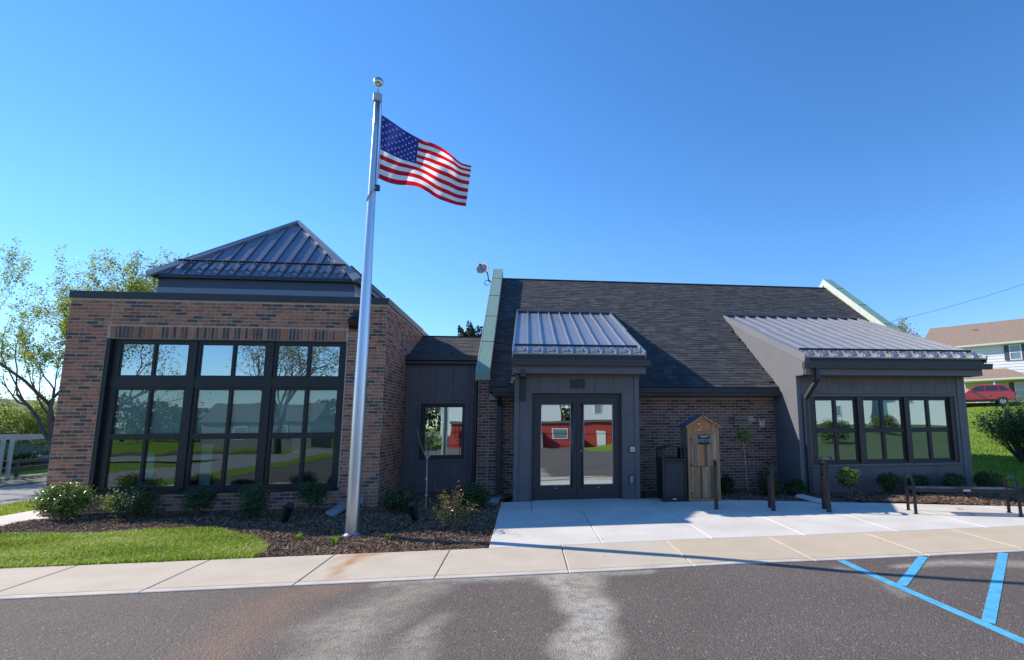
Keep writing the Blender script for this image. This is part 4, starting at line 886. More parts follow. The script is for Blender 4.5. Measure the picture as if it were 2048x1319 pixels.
for r in range(9):
    for c in range(6 if r % 2 == 0 else 5):
        u = UC * ((c * 2 + (1 if r % 2 == 0 else 2)) / 12); v = 7 / 13 * (r + 1) / 10
        m = M(); pts = [flagpt(u + (.0155 if q % 2 == 0 else .0062) * math.sin(q * math.pi / 5), v - (.023 if q % 2 == 0 else .0092) * math.cos(q * math.pi / 5), -.006) for q in range(10)]; i0 = [flagpt(u, v, -.006)]
        m.v = i0 + pts; m.f = [(0, 1 + q, 1 + (q + 1) % 10) for q in range(10)]; m.m = [0] * 10; m.build('star', FW, CAN)
m = M().tube([flagpt(0, k / 8) for k in range(9)], .009, 6).build('hoist_band', FW, fl)

# ================================================================== STREET FURNITURE
# litter bin
c = G(1349, 1002); cb = G(1317, 997)
lb = empty('litter_bin', (c[0], c[1] + .28, c[2]), 'black square litter bin with arched hood beside the wooden cupboard', 'litter bin')
x0, x1 = G(1323, 1001)[0] + .01, G(1376, 1002)[0]; y0 = c[1]; y1 = y0 + .52; z0 = c[2]; zt_ = onY(1349, 916, y0)[2]; zh = onY(1345, 890, y0 + .05)[2]
m = M(); m.box(x0, x1, y0 + .015, y1, z0 + .03, zt_ - .02); m.build('body', BLACKP, lb, bevel=.012)
M().box(x0 + .055, x1 - .055, y0 - .001, y0 + .014, z0 + .10, zt_ - .09).build('front_panel', mat('charcoal panel', (.033, .033, .036), .5), lb, bevel=.005)
for a in ((x0 - .008, x0 + .05), (x1 - .05, x1 + .008)): M().box(a[0], a[1], y0 - .01, y0 + .03, z0, zt_).build('corner_post', BLACKP, lb, bevel=.008); 
for a in ((x0 - .008, x0 + .05), (x1 - .05, x1 + .008)): M().box(a[0], a[1], y1 - .03, y1 + .01, z0, zt_).build('corner_post', BLACKP, lb, bevel=.008)
M().box(x0 - .02, x1 + .02, y0 - .02, y1 + .02, zt_ - .035, zt_ + .01).build('rim', BLACKP, lb, bevel=.01); M().box(x0 + .06, x1 - .06, y0 + .0, y0 + .02, z0 + .02, z0 + .08).build('base_rail', BLACKP, lb)
M().box((x0 + x1) / 2 - .05, (x0 + x1) / 2 + .03, y0 - .006, y0 - .0005, z0 + .045, z0 + .065).build('badge', WHITE, lb)
m = M(); n = 10; arc = [(x0 - .01 + (x1 - x0 + .02) * k / n, zh - .055 + .055 * math.sin(math.pi * k / n)) for k in range(n + 1)]
for (xa_, za_), (xb_, zb_) in zip(arc[:-1], arc[1:]): m.hexa([(xa_, y0 + .0, za_ - .02), (xb_, y0 + .0, zb_ - .02), (xb_, y1, zb_ - .02), (xa_, y1, za_ - .02), (xa_, y0 + .0, za_), (xb_, y0, zb_), (xb_, y1, zb_), (xa_, y1, za_)])
m.build('hood', BLACKP, lb, smooth=False)
for a in (x0 - .008, x1 - .045):
    for b_ in (y0 + .0, y1 - .045): M().box(a, a + .053, b_, b_ + .045, zt_ + .011, zh - .06).build('hood_post', BLACKP, lb)
M().tube([((x0 + x1) / 2, y0 + .26, zt_ - .0), ((x0 + x1) / 2, y0 + .26, zt_ + .006)], .16, 20).build('opening_ring', DARKTRIM, lb)

# wooden pantry cupboard
WOODS = [mat('weathered board %s' % k, a, .8, col2=b, vscale=2.2, coord=WP, stretch=(22, 22, 1.4), bump=.5, bscale=3, detail=8, fine=.2, fscale=6) for k, a, b in (('amber', (.62, .27, .10), (.36, .15, .065)), ('grey', (.22, .15, .11), (.38, .24, .15)), ('honey', (.62, .32, .13), (.38, .18, .08)), ('dark', (.11, .075, .06), (.20, .13, .09)), ('pale', (.52, .36, .21), (.36, .24, .14)))]
FRAMEW = mat('cedar frame', (.52, .26, .12), .8, col2=(.34, .17, .085), vscale=2, coord=WP, stretch=(20, 20, 1.5), bump=.4, bscale=4)
sb = G(1408, 1001); SY = sb[1] - .02; q = lambda x, y: onY(x, y, SY)
sx0, sx1 = q(1377, 940)[0], q(1439.5, 940)[0]; sz0 = sb[2]; zsh = q(1376, 849)[2]; zpk = q(1407.5, 829)[2]; sd = .48
sh = empty('pantry_cupboard', ((sx0 + sx1) / 2, SY, sz0), 'tall weathered wooden cupboard with small gabled roof and black sign', 'cupboard')
m = M(); m.box(sx0, sx0 + .018, SY + .02, SY + sd, sz0 + .02, zsh - .01).build('side_panel', WOODS[3], sh); M().box(sx1 - .018, sx1, SY + .02, SY + sd, sz0 + .02, zsh - .01).build('side_panel', WOODS[3], sh); M().box(sx0, sx1, SY + sd, SY + sd + .015, sz0 + .02, zsh).build('back_panel', WOODS[3], sh)
for a in ((sx0 - .004, sx0 + .045), (sx1 - .045, sx1 + .004)): M().box(a[0], a[1], SY - .012, SY + .02, sz0 + .0, zsh - .005).build('frame_post', FRAMEW, sh, bevel=.003)
zd1 = q(1408, 866)[2]; zd0 = q(1408, 995)[2]; xc = (sx0 + sx1) / 2
M().box(sx0 + .046, sx1 - .046, SY - .012, SY + .02, zd1 + .003, zd1 + .03).build('frame_rail', FRAMEW, sh); M().box(sx0 + .046, sx1 - .046, SY - .012, SY + .02, sz0 + .0, zd0 - .004).build('frame_rail', FRAMEW, sh)
# gable boards
nb = 7; bw = (sx1 - sx0 - .092) / nb
for k in range(nb):
    a = sx0 + .046 + bw * k; b_ = a + bw - .003; za_ = zsh + (zpk - zsh) * (1 - abs(a - xc) / ((sx1 - sx0) / 2)) - .02; zb_ = zsh + (zpk - zsh) * (1 - abs(b_ - xc) / ((sx1 - sx0) / 2)) - .02
    M().prism([(a, SY + .002, zd1 + .032), (b_, SY + .002, zd1 + .032), (b_, SY + .002, zb_)] + ([(xc, SY + .002, zpk - .02)] if a < xc < b_ else []) + [(a, SY + .002, za_)], (0, .02, 0)).build('board', random.choice((WOODS[0], WOODS[0], WOODS[2], WOODS[1])), sh, fix=True)
hz0, hz1 = q(1408, 861)[2], q(1408, 843)[2]; hx0_, hx1_ = q(1397, 850)[0], q(1417, 850)[0]
M().box(hx0_, hx1_, SY - .012, SY - .0, hz0, hz1).build('hatch', WOODS[0], sh, bevel=.003)
for z in (hz0 + .03, hz1 - .03): M().box(hx0_ - .02, hx0_ + .015, SY - .018, SY - .0125, z - .012, z + .012).build('hinge', WHITE, sh)
M().box(hx1_ - .02, hx1_ + .012, SY - .024, SY - .0125, (hz0 + hz1) / 2 - .015, (hz0 + hz1) / 2 + .012).build('latch', mat('brass', (.5, .38, .2), .35, metal=.8), sh)
DR = M().box(sx0 + .05, sx1 - .05, SY + .006, SY + .02, zd0, zd1).build('door', WOODS[3], sh)
zm = q(1408, 931)[2]; x = sx0 + .05
for r, (za_, zb_) in enumerate(((zd0, zm), (zm + .003, zd1))):
    x = sx0 + .05; k = 0
    while x < sx1 - .052:
        wd = random.choice((.052, .066, .08)); b_ = min(x + wd, sx1 - .05); 
        if sx1 - .05 - b_ < .03: b_ = sx1 - .05
        zz = zb_ - (random.uniform(0, .02) if r == 0 else 0)
        M().box(x + .0015, b_ - .0015, SY - .008 - random.uniform(0, .003), SY + .0055, za_ + .002, zz).build('board', (WOODS[4] if (r == 0 and x > sx1 - .2) else random.choice((WOODS[0], WOODS[1], WOODS[1], WOODS[2], WOODS[4], WOODS[3]))), DR, bevel=.002); x = b_; k += 1
for z in (q(1408, 877)[2], q(1408, 928)[2], q(1408, 985)[2]): M().box(sx0 + .03, sx0 + .085, SY - .018, SY - .0125, z - .008, z + .008).build('hinge', BLACKP, sh)
hp = q(1431, 922); M().tube([(hp[0] - .01, SY - .012, hp[2] - .03), (hp[0], SY - .035, hp[2]), (hp[0] + .01, SY - .012, hp[2] + .03)], .008, 6).build('handle', WOODS[2], sh)
# sign on the cupboard
g0, g1 = q(1395.3, 868), q(1418.5, 887.5)
SG = M().box(g0[0], g1[0], SY - .026, SY - .020, g1[2], g0[2]).build('sign', mat('black sign', (.012, .012, .016), .4), sh)
def text(s, x, y, z, size, m, parent, extr=.0008, align='CENTER', rot=(math.pi / 2, 0, 0), name='lettering'):
    cu = bpy.data.curves.new('t', 'FONT'); cu.body = s; cu.size = size; cu.extrude = extr; cu.align_x = align; cu.align_y = 'CENTER'; cu.resolution_u = 2
    o = bpy.data.objects.new('t', cu); COL.objects.link(o); dg = bpy.context.evaluated_depsgraph_get(); dg.update(); me = bpy.data.meshes.new_from_object(o.evaluated_get(dg)); bpy.data.objects.remove(o)
    me.materials.clear(); me.materials.append(m); t_ = bpy.data.objects.new(name, me); link(t_, parent); t_.location = Vector((x, y, z)) - wloc(parent); t_.rotation_euler = rot; t_['kind'] = 'stuff'; return t_
WT_ = mat('white lettering', (.75, .75, .76), .6); sw_ = g1[0] - g0[0]; shh = g0[2] - g1[2]; mx_ = (g0[0] + g1[0]) / 2
for s, f, sz in (('LITTLE FREE', .87, .155), ('PANTRY', .73, .155), ('TAKE WHAT YOU NEED', .48, .105), ('LEAVE WHAT YOU CAN', .33, .105)): text(s, mx_, SY - .0275, g1[2] + shh * f, sw_ * sz, WT_, SG)
# cupboard roof
ov = .045
for s in (-1, 1):
    e = xc + s * ((sx1 - sx0) / 2 + ov); ez_ = zsh - (zpk - zsh) * ov / ((sx1 - sx0) / 2); 
    M().hexa([(xc, SY - .05, zpk - .0), (e, SY - .05, ez_), (e, SY + sd + .03, ez_), (xc, SY + sd + .03, zpk)] + [(a, b_, c_ + .022) for a, b_, c_ in ((xc, SY - .05, zpk), (e, SY - .05, ez_), (e, SY + sd + .03, ez_), (xc, SY + sd + .03, zpk))]).build('roof_slope', mat('cupboard roof felt', (.045, .06, .09), .6, coord=WP, var=.1), sh, fix=True)
    M().bar((xc - s * .004, SY - .057, zpk - .012), (e, SY - .057, ez_ - .012), .014, .035, up=(0, 0, 1)).build('barge_board', FRAMEW, sh)

# hoops (cycle stands)
def hoop():
    r = empty('bike_rack', (0, 0, 0)); L, Hh, w, th = .36, .86, .062, .036
    def U(L, H, r_, t, w2):
        pts = [(0, -L / 2, 0)] + [(0, -L / 2, H - r_)] + [(0, -L / 2 + r_ - r_ * math.cos(a), H - r_ + r_ * math.sin(a)) for a in [k * math.pi / 14 for k in range(1, 7)]] + [(0, L / 2 - r_ + r_ * math.sin(a), H - r_ + r_ * math.cos(a)) for a in [k * math.pi / 14 for k in range(0, 7)]] + [(0, L / 2, H - r_), (0, L / 2, 0)]
        m = M(); t2 = t / 2
        for p, s in zip(pts[:-1], pts[1:]): 
            d = (Vector(s) - Vector(p)).normalized(); m.bar(Vector(p) - d * .004, Vector(s) + d * .004, w2, t, up=Vector((1, 0, 0)).cross(d))
        return m
    U(L, Hh, .12, th, w).build('frame', BLACKP, r, bevel=.006)
    U(L - .10, Hh - .19, .10, .022, w * .8).build('inner_hoop', BLACKP, r, bevel=.004)
    for s in (-1, 1): M().prism([(-w / 2 - .004, s * L / 2 - .05, 0), (-w / 2 - .004, s * L / 2 + .05, 0), (-w / 2 - .004, s * L / 2 + .025, .16), (-w / 2 - .004, s * L / 2 - .025, .16)], (w + .008, 0, 0)).build('foot', BLACKP, r, fix=True)
    return r
h0 = hoop()
rk = [(G(1440, 1017), 'nearest the wooden cupboard'), (G(1553, 1020), 'in the middle of the three, before the brick wall'), (G(1665, 1023), 'closest to the bench, before the bay')]
for i, (p, s) in enumerate(rk):
    o = h0 if i == 0 else copy_tree(h0); o.location = (p[0], p[1] + .2, gz(p[0], p[1] + .2)); o.rotation_euler = (0, 0, math.radians((-19, -15, -16)[i])); tag(o, 'black hoop cycle stand ' + s, 'bike rack', 'hoop cycle stands on the forecourt')

# bench
fl_, bl_, fr_, br_ = G(1830.4, 1025.7), G(1818.5, 1019), G(2041.8, 1031), G(2018.7, 1024.5)
A = (fl_ + bl_) / 2; Bq = (fr_ + br_) / 2; ang = math.atan2(Bq[1] - A[1], Bq[0] - A[0]); BL = math.hypot(Bq[0] - A[0], Bq[1] - A[1]); mc = (A + Bq) / 2
be = empty('bench', (0, 0, 0), 'black backless metal bench with looped arms before the bay windows', 'bench'); wd = .40
SEATM = mat('perforated black steel', (.03, .032, .038), .35, metal=.3, coord='Object'); 
m = M()
for k in range(7): m.box(-BL / 2 + .02, BL / 2 - .02, -wd / 2 + .02 + k * .052, -wd / 2 + .062 + k * .052, .425, .437)
for k in range(7): M().box(-BL / 2 + .02, BL / 2 - .02, -wd / 2 + .02 + k * .052, -wd / 2 + .062 + k * .052, .425, .437).build('slat', SEATM, be)
for y in (-wd / 2 - .0, wd / 2 - .02): M().box(-BL / 2, BL / 2, y, y + .018, .385, .44).build('rail', BLACKP, be, bevel=.004)
M().box(-BL * .02, BL * .05, -wd / 2 - .004, -wd / 2 - .0005, .40, .43).build('badge', MATS['cast aluminium'], be)
for s in (-1, 1):
    x = s * BL / 2
    for y in (-wd / 2, wd / 2): M().bar((x, y, 0), (x, y, .44), .05, .022, up=(0, 1, 0)).box(x - .04, x + .04, y - .03, y + .03, 0, .01).build('leg', BLACKP, be)
    m = M(); pts = [(x, -wd / 2, .44), (x - s * .0, -wd / 2 + .02, .56), (x, -wd / 2 + .10, .625), (x, 0, .64), (x, wd / 2 - .08, .63), (x, wd / 2 - .01, .58), (x, wd / 2, .44)]
    for p, q_ in zip(pts[:-1], pts[1:]): m.bar(p, q_, .05, .02, up=(1, 0, 0) if abs(p[2] - q_[2]) > .2 else (0, 0, 1))
    m.build('arm', BLACKP, be, bevel=.004)
be.location = (mc[0], mc[1], gz(mc[0], mc[1])); be.rotation_euler = (0, 0, ang)

# spotlights aimed at the flag, splash block, cover, marker
SPOT = mat('bronze lamp housing', (.012, .011, .011), .4)
for (x, y), ti, lb_ in (((566, 1050), .25, 'black ground spotlight left of the flagpole'), ((833, 1046), -.25, 'black ground spotlight between the flagpole and the rose bush')):
    p = G(x, y, -.04); o = empty('spotlight', (0, 0, 0), lb_, 'spotlight', 'spotlights in the mulch around the flagpole')
    M().tube([(0, 0, -.05), (0, 0, .07)], .012, 8).build('stake', SPOT, o); M().tube([(0, 0, .06), (0, 0, .075), (0, 0, .10), (0, 0, .22), (0, 0, .31)], [.02, .05, .055, .07, .082], 18, cap=False).build('housing', SPOT, o, smooth=True); M().tube([(0, 0, .25), (0, 0, .26)], .07, 18).build('lens', mat('lamp lens', (.2, .2, .2), .1), o); M().prism([(-.08, .0, .30), (.08, .0, .30), (.05, .055, .37), (-.05, .055, .37)], (0, .004, 0)).build('hood', SPOT, o)
    o.location = (p[0], p[1], p[2]); o.rotation_euler = (.1, ti, 0)
p = [G(650, 1030, -.03), G(667, 1037, -.03), G(697, 1022, -.03), G(690, 1012, -.03)]
m = M().prism([(a[0], a[1], mz(a[0], a[1]) + .01 + (.05 if i > 1 else 0)) for i, a in enumerate(p)][::-1], (0, 0, .05)); tag(m.build('splash_block', mat('grey concrete', (.34, .35, .36), .9, bump=.2, coord=WP, var=.06), fix=True), 'sloping grey concrete splash block behind the flagpole', 'splash block')
p = [G(975, 1006), G(993, 1007), G(1003, 996), G(985, 996)]; tag(M().prism([(a[0], a[1], .0) for a in p], (0, 0, .035)).build('splash_block', MATS['grey concrete'], fix=True), 'small concrete splash block between the brick pier and the forecourt', 'splash block')
p = G(803, 1030, -.04); tag(M().prism([(p[0] - .025, p[1], p[2]), (p[0] + .025, p[1], p[2] + .01), (p[0] - .02, p[1], p[2] + .075)], (0, .012, .0)).build('plant_tag', WHITE, fix=True), 'small white triangular plant tag in the mulch', 'plant tag')

# satellite dish behind the parapet
dp = onY(966, 541, 19.3); sdh = empty('satellite_dish', (dp[0] + .3, 19.3, dp[2] - .75), 'small pale satellite dish on a curved arm at the left end of the ridge', 'satellite dish')
bs = sdh.location; D = Vector((-.25, -.75, .35)).normalized(); ctr = Vector(dp) + Vector((0, 0, .0)); a1 = D.orthogonal().normalized(); a2 = D.cross(a1); m = M(); R0 = .22
rings = [[ctr + (a1 * math.cos(t) + a2 * math.sin(t)) * R0 * k / 4 + D * (.09 * (k / 4) ** 2) for t in [2 * math.pi * j / 20 for j in range(20)]] for k in range(1, 5)]
for j in range(20):
    m.poly([ctr, rings[0][j], rings[0][(j + 1) % 20]])
    for k in range(3): m.quad(rings[k][j], rings[k + 1][j], rings[k + 1][(j + 1) % 20], rings[k][(j + 1) % 20])
o = m.build('dish', mat('dish enamel', (.52, .48, .47), .5), sdh, smooth=True); sf = o.modifiers.new('thick', 'SOLIDIFY'); sf.thickness = .012
pts = [onY(x, y, 19.35) for x, y in ((986, 568), (977, 560), (975, 546), (968, 542))]
M().tube([tuple(v) for v in pts], .022, 7).tube([tuple(ctr), tuple(ctr + D * .3)], .012, 6).build('arm', DARKTRIM, sdh, smooth=True); q0 = onY(974, 566, 19.3); M().tube([(q0[0] + .085 * math.cos(t), 19.3, q0[2] + .085 * math.sin(t)) for t in [k * .55 for k in range(12)]], .012, 6).build('cable_loop', DARKTRIM, sdh)
M().box(ctr.x + D.x * .3 - .03, ctr.x + D.x * .3 + .03, ctr.y + D.y * .3 - .03, ctr.y + D.y * .3 + .03, ctr.z + D.z * .3 - .03, ctr.z + D.z * .3 + .03).build('receiver', DARKTRIM, sdh)
# overhead wire at right
a, b = onY(1776, 645, 30), onY(2046, 569, 27); pts = [tuple(a + (b - a) * k / 20 - np.array([0, 0, .10 * (1 - ((k - 10) / 10) ** 2)])) for k in range(-8, 29)]
tag(M().tube(pts, .009, 5).build('power_line', mat('cable black', (.03, .03, .03), .6)), 'thin black overhead wire rising to the right across the sky', 'wire')

# ================================================================== PLANTS
def leaves(C, size, asp=.55, up=.3, out=None, centre=None, curl=.2, jit=1.):
    """rhombic leaves at centres C (n,3); faces outward from centre"""
    n = len(C); d = RNG.normal(0, 1, (n, 3)); 
    if centre is not None: d = d * jit + (C - centre) / (np.linalg.norm(C - centre, axis=1)[:, None] + 1e-6) * 1.1
    d[:, 2] += up; d /= np.linalg.norm(d, axis=1)[:, None]
    t = np.cross(d, RNG.normal(0, 1, (n, 3))); t /= np.linalg.norm(t, axis=1)[:, None]; s = np.cross(d, t); L = (size * RNG.uniform(.6, 1.3, n))[:, None]
    V = np.stack([C - t * L * .5, C + s * L * asp * .5 + d * L * curl * .5, C + t * L * .5, C - s * L * asp * .5 + d * L * curl * .5], 1).reshape(-1, 3)
    return V, np.arange(4 * n).reshape(n, 4)
LEAF = {
 'yew': leafmat('yew leaves', [(.022, .045, .018), (.04, .085, .028), (.07, .125, .04), (.11, .18, .055)], .5, .15),
 'euon': leafmat('glossy shrub leaves', [(.05, .09, .016), (.11, .19, .03), (.20, .29, .045), (.32, .38, .08), (.36, .25, .09)], .28, .3, .6),
 'rose': leafmat('rose leaves', [(.03, .05, .015), (.08, .12, .03), (.17, .19, .05), (.24, .12, .05), (.26, .07, .045)], .3, .3, .5),
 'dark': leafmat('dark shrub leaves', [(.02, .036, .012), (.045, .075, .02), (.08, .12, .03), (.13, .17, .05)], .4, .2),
 'spring': leafmat('spring leaves', [(.14, .20, .03), (.24, .32, .05), (.34, .42, .09), (.44, .46, .15)], .5, .55),
 'bud': leafmat('budding leaves', [(.10, .12, .03), (.19, .21, .06), (.27, .28, .10), (.33, .27, .13)], .5, .5),
 'fir': leafmat('conifer needles', [(.012, .025, .012), (.025, .045, .02), (.04, .06, .03)], .6, .1)}
BARK = mat('bark', (.085, .07, .062), .9, col2=(.14, .12, .105), vscale=14, bump=.8, bscale=60, coord=WP); TWIG = mat('young bark', (.17, .13, .105), .8, var=.2, vscale=20, coord=WP)
def shrub(loc, rx, h, n, kind, size, label, squash=1., base=.3, group='clipped shrubs along the walls', name='shrub', ry=None, top_lit=None):
    o = empty(name, loc, label, 'shrub', group); ry = ry or rx; x, y, z = loc; ncl = 26
    # clumps spread through a rounded mass, leaves within the clumps
    cl = []
    while len(cl) < ncl:
        p = RNG.uniform(-1, 1, 3)
        if .25 < np.linalg.norm(p) < 1.0: cl.append(p * .78)
    n = int(n * 1.35); cl = np.array(cl); k = RNG.integers(0, ncl, n); P = cl[k] + RNG.normal(0, .21, (n, 3)); r = np.linalg.norm(P, axis=1); P = P[(r < 1.08)]; n = len(P)
    C = np.column_stack([P[:, 0] * rx, P[:, 1] * ry, (P[:, 2] + 1) * (h * (1 - base)) / 2 * squash + h * base]) + np.array([x, y, z])
    V, F = leaves(C, size, .6, .35, centre=np.array([x, y, z + h * .5])); rr = np.clip(RNG.normal(.42, .27, n) , 0, 1)
    bulk('foliage', V, F, LEAF[kind], o, rnd=rr)
    m = M()
    for j in range(9):
        a = random.uniform(0, 6.28); e = random.uniform(.3, .75); m.tube([(x + .03 * math.cos(a), y + .03 * math.sin(a), z - .04), (x + rx * .3 * e * math.cos(a), y + ry * .3 * e * math.sin(a), z + h * .3), (x + rx * e * math.cos(a + .3), y + ry * e * math.sin(a + .3), z + h * .75)], [.012, .008, .004], 5)
    m.build('stem', TWIG, o); return o
def sp(x, y): p = G(x, y, -.01); return (p[0], p[1], mz(p[0], p[1]) - .01)
shrub(sp(127, 1042), .46, .66, 3600, 'euon', .045, 'sunlit glossy green shrub at the left corner of the brick block', base=.12)
shrub(sp(266, 1040), .38, .60, 4200, 'yew', .034, 'dark rounded shrub second from the left, with some sunlit glossy leaves', base=.1)
o = bpy.data.objects['shrub.001']; c0 = np.array(o.location) + np.array([-.26, -.12, .32]); Cc = c0 + RNG.normal(0, .085, (420, 3)); V, F = leaves(Cc, .045, .6, .35, centre=c0); bulk('light_foliage', V, F, LEAF['euon'], o, rnd=np.clip(RNG.normal(.6, .2, 420), 0, 1))
shrub(sp(392, 1033), .33, .50, 3600, 'yew', .03, 'lowest dark shrub below the middle of the tall windows', base=.22)
shrub(sp(500, 1037), .35, .63, 4600, 'yew', .03, 'tallest dark shrub below the tall windows', base=.1)
shrub(sp(621, 1026), .31, .57, 3800, 'yew', .03, 'dark shrub below the right end of the tall windows, left of the flagpole', base=.2)
shrub(sp(797, 1026), .33, .48, 2600, 'dark', .04, 'loose dark shrub in the recess beside the brick corner', base=.08)
shrub(sp(945, 1016), .32, .50, 2400, 'dark', .045, 'dark shrub in front of the narrow brick pier', base=.05)
shrub(sp(1700, 993), .265, .60, 3000, 'euon', .042, 'sunlit round shrub at the left end of the bay windows', base=.3)
shrub(sp(1779, 989), .25, .50, 2800, 'dark', .038, 'round shrub below the first mullion of the bay, partly sunlit', base=.15)
shrub(sp(1842, 985), .26, .46, 3000, 'yew', .036, 'dark shrub behind the left arm of the bench', base=.1)
shrub(sp(1911, 984), .26, .46, 3000, 'yew', .036, 'dark shrub behind the middle of the bench below the bay corner', base=.1)
shrub(sp(1980, 985), .31, .48, 2800, 'dark', .04, 'dark loose shrub behind the right half of the bench, just past the bay', base=.05)
shrub(sp(1455, 988), .16, .45, 1200, 'dark', .042, 'narrow dark shrub behind the first cycle stand', base=.1)
shrub(sp(1538, 990), .29, .56, 2600, 'dark', .042, 'dark bushy shrub behind the middle cycle stand', base=.05)
shrub(sp(1592, 990), .22, .40, 1500, 'dark', .042, 'low loose dark shrub against the side of the bay', base=.05)
# rose bush: a few leafy canes
rb_ = sp(908, 1058); o = empty('rose_bush', rb_, 'small sunlit rose bush with red new leaves in the mulch', 'rose bush'); m = M(); P = []
for j in range(13):
    a = random.uniform(0, 6.28); e = random.uniform(.1, .34); hh = random.uniform(.3, .6) if j > 1 else .62; t_ = Vector(rb_) + Vector((e * math.cos(a), e * math.sin(a) * .7, hh)); md = Vector(rb_) + Vector((e * .45 * math.cos(a), e * .4 * math.sin(a), hh * .5)); m.tube([rb_, md, t_], [.008, .006, .003], 5)
    for k in range(70):
        f = random.uniform(.35, 1.05); p = md.lerp(t_, (f - .35) / .65) if f > .35 else md; P.append(np.array(p) + RNG.normal(0, .05, 3))
m.build('stem', TWIG, o); P = np.array(P); V, F = leaves(P, .038, .65, .5); bulk('foliage', V, F, LEAF['rose'], o, rnd=np.clip(.25 + (P[:, 2] - rb_[2]) * .7 + RNG.normal(0, .18, len(P)), 0, 1))
# slender young trees
def young(base_px, top_px, Yoff, label, crown, kind, name='young_tree', stake=True):
    b = sp(*base_px); t_ = onY(top_px[0], top_px[1], b[1]); o = empty(name, b, label, 'young tree'); m = M(); m.tube([b, ((b[0] * .4 + t_[0] * .6) + .01, b[1], (b[2] + t_[2]) / 2), tuple(t_)], [.012, .010, .009], 7); P = []
    for j in range(crown[0]):
        a = random.uniform(0, 6.28); e = crown[1] * random.uniform(.35, 1); hh = crown[2] * random.uniform(.55, 1); T = Vector(t_) + Vector((e * math.cos(a), e * math.sin(a) * .6, hh)); md = Vector(t_) + Vector((e * .55 * math.cos(a), e * .3 * math.sin(a), hh * .45)); m.tube([tuple(t_), md, T], [.007, .005, .002], 5)
        for k in range(crown[3]):
            f = random.random(); P.append(np.array(md.lerp(T, f)) + RNG.normal(0, crown[4], 3))
    m.build('trunk', mat('pale young bark', (.42, .37, .33), .8), o); P = np.array(P); V, F = leaves(P, crown[5], .5, .3); bulk('crown', V, F, LEAF[kind], o, rnd=np.clip(RNG.normal(.5, .25, len(P)), 0, 1))
    for f in (.3, .62): q_ = Vector(b).lerp(Vector(t_), f); M().tube([(q_.x, q_.y, q_.z - .012), (q_.x, q_.y, q_.z + .012)], .018, 8).build('tie', WHITE, o)
    return o, t_
young((851, 1018), (854, 918), 0, 'thin young tree with sparse leaves before the recess window', (11, .27, .62, 34, .03, .045), 'dark')
o, t_ = young((1496, 984), (1487, 885), 0, 'thin standard rose with two pale blooms against the brick wall', (8, .17, .3, 60, .05, .06), 'euon', name='standard_rose')
ROSE = mat('cream rose petals', (.80, .66, .54), .6, col2=(.68, .44, .34), vscale=20)
for (x, y), r in (((1503, 837), .075), ((1524, 847), .08)):
    c = onY(x, y, t_[1] - .05); bl = M().tube([tuple(t_), (c[0], c[1], c[2] - .03)], .004, 5); bl.build('stem', TWIG, o); Cc = np.array(c) + RNG.normal(0, r * .45, (60, 3)); V, F = leaves(Cc, .05, .9, .4, centre=np.array(c), curl=.5); bulk('flower', V, F, ROSE, o)
c = onY(1463, 838, t_[1]); m = M().tube([tuple(t_), tuple((np.array(t_) + c) / 2 + [-.02, 0, -.05]), tuple(c)], .004, 5).build('branch', TWIG, o); Cc = np.array(c) + RNG.normal(0, .05, (45, 3)); V, F = leaves(Cc, .045, .5, .2); bulk('foliage', V, F, LEAF['dark'], o, rnd=RNG.random(45))
# daylily tufts
LILY = leafmat('lily blades', [(.10, .24, .015), (.18, .36, .03), (.28, .42, .06)], .4, .5)
for (x, y), s, lb_ in (((597, 1076), 1., 'bright green lily tuft in the mulch beside the left spotlight'), ((669, 1087), 1.05, 'bright green lily tuft left of the flagpole base'), ((777, 1076), .7, 'smallest green lily tuft right of the flagpole base')):
    p = sp(x, y); o = empty('lily_tuft', p, lb_, 'tuft'); n = 34; V = []; F = []
    for j in range(n):
        a = random.uniform(0, 6.28); l = random.uniform(.09, .17) * s; e = random.uniform(.3, 1); d = np.array([math.cos(a), math.sin(a), 0]); sd_ = np.array([-d[1], d[0], 0]) * .005; b0 = np.array(p) + d * .015
        P = [b0, b0 + d * l * .3 * e + [0, 0, l * .75], b0 + d * l * .75 * e + [0, 0, l * (1 - .3 * e)]]; i = len(V); V += [P[0] - sd_, P[0] + sd_, P[1] + sd_, P[1] - sd_, P[2] + sd_ * .2, P[2] - sd_ * .2]; F += [(i, i + 1, i + 2, i + 3), (i + 3, i + 2, i + 4, i + 5)]
    bulk('blade_cluster', np.array(V), np.array(F), LILY, o, rnd=np.clip(RNG.normal(.5, .25, len(F)), 0, 1))
# little bits of leaf litter on the paving
LIT = mat('dead leaf', (.22, .13, .07), .8)
for x, y in ((1205, 1078), (1290, 1060), (1470, 1052), (1600, 1060), (1735, 1042), (1640, 1098), (1210, 1112), (1105, 1128), (1760, 1080), (1860, 1085), (1917, 1017), (1380, 1046), (1700, 1092), (545, 1135), (135, 1180), (1925, 1066)):
    p = G(x, y); s = random.uniform(.008, .02) if (x, y) != (1917, 1017) else .06; a = random.uniform(0, 6.28); m = M(); e = Vector((math.cos(a), math.sin(a), .1)) * s; f = Vector((-math.sin(a), math.cos(a), .35)) * s * .6; c = Vector((p[0], p[1], p[2] + .004 + s * .25)); m.quad(c - e, c + f, c + e, c - f); tag(m.build('fallen_leaf', LIT if s < .03 else mat('pale dead leaf', (.5, .36, .25), .8)), 'pale curled dead leaf on the concrete before the bench' if s > .03 else 'tiny brown scrap of leaf litter on the pale paving', 'leaf', None if s > .03 else 'leaf litter on the paving')
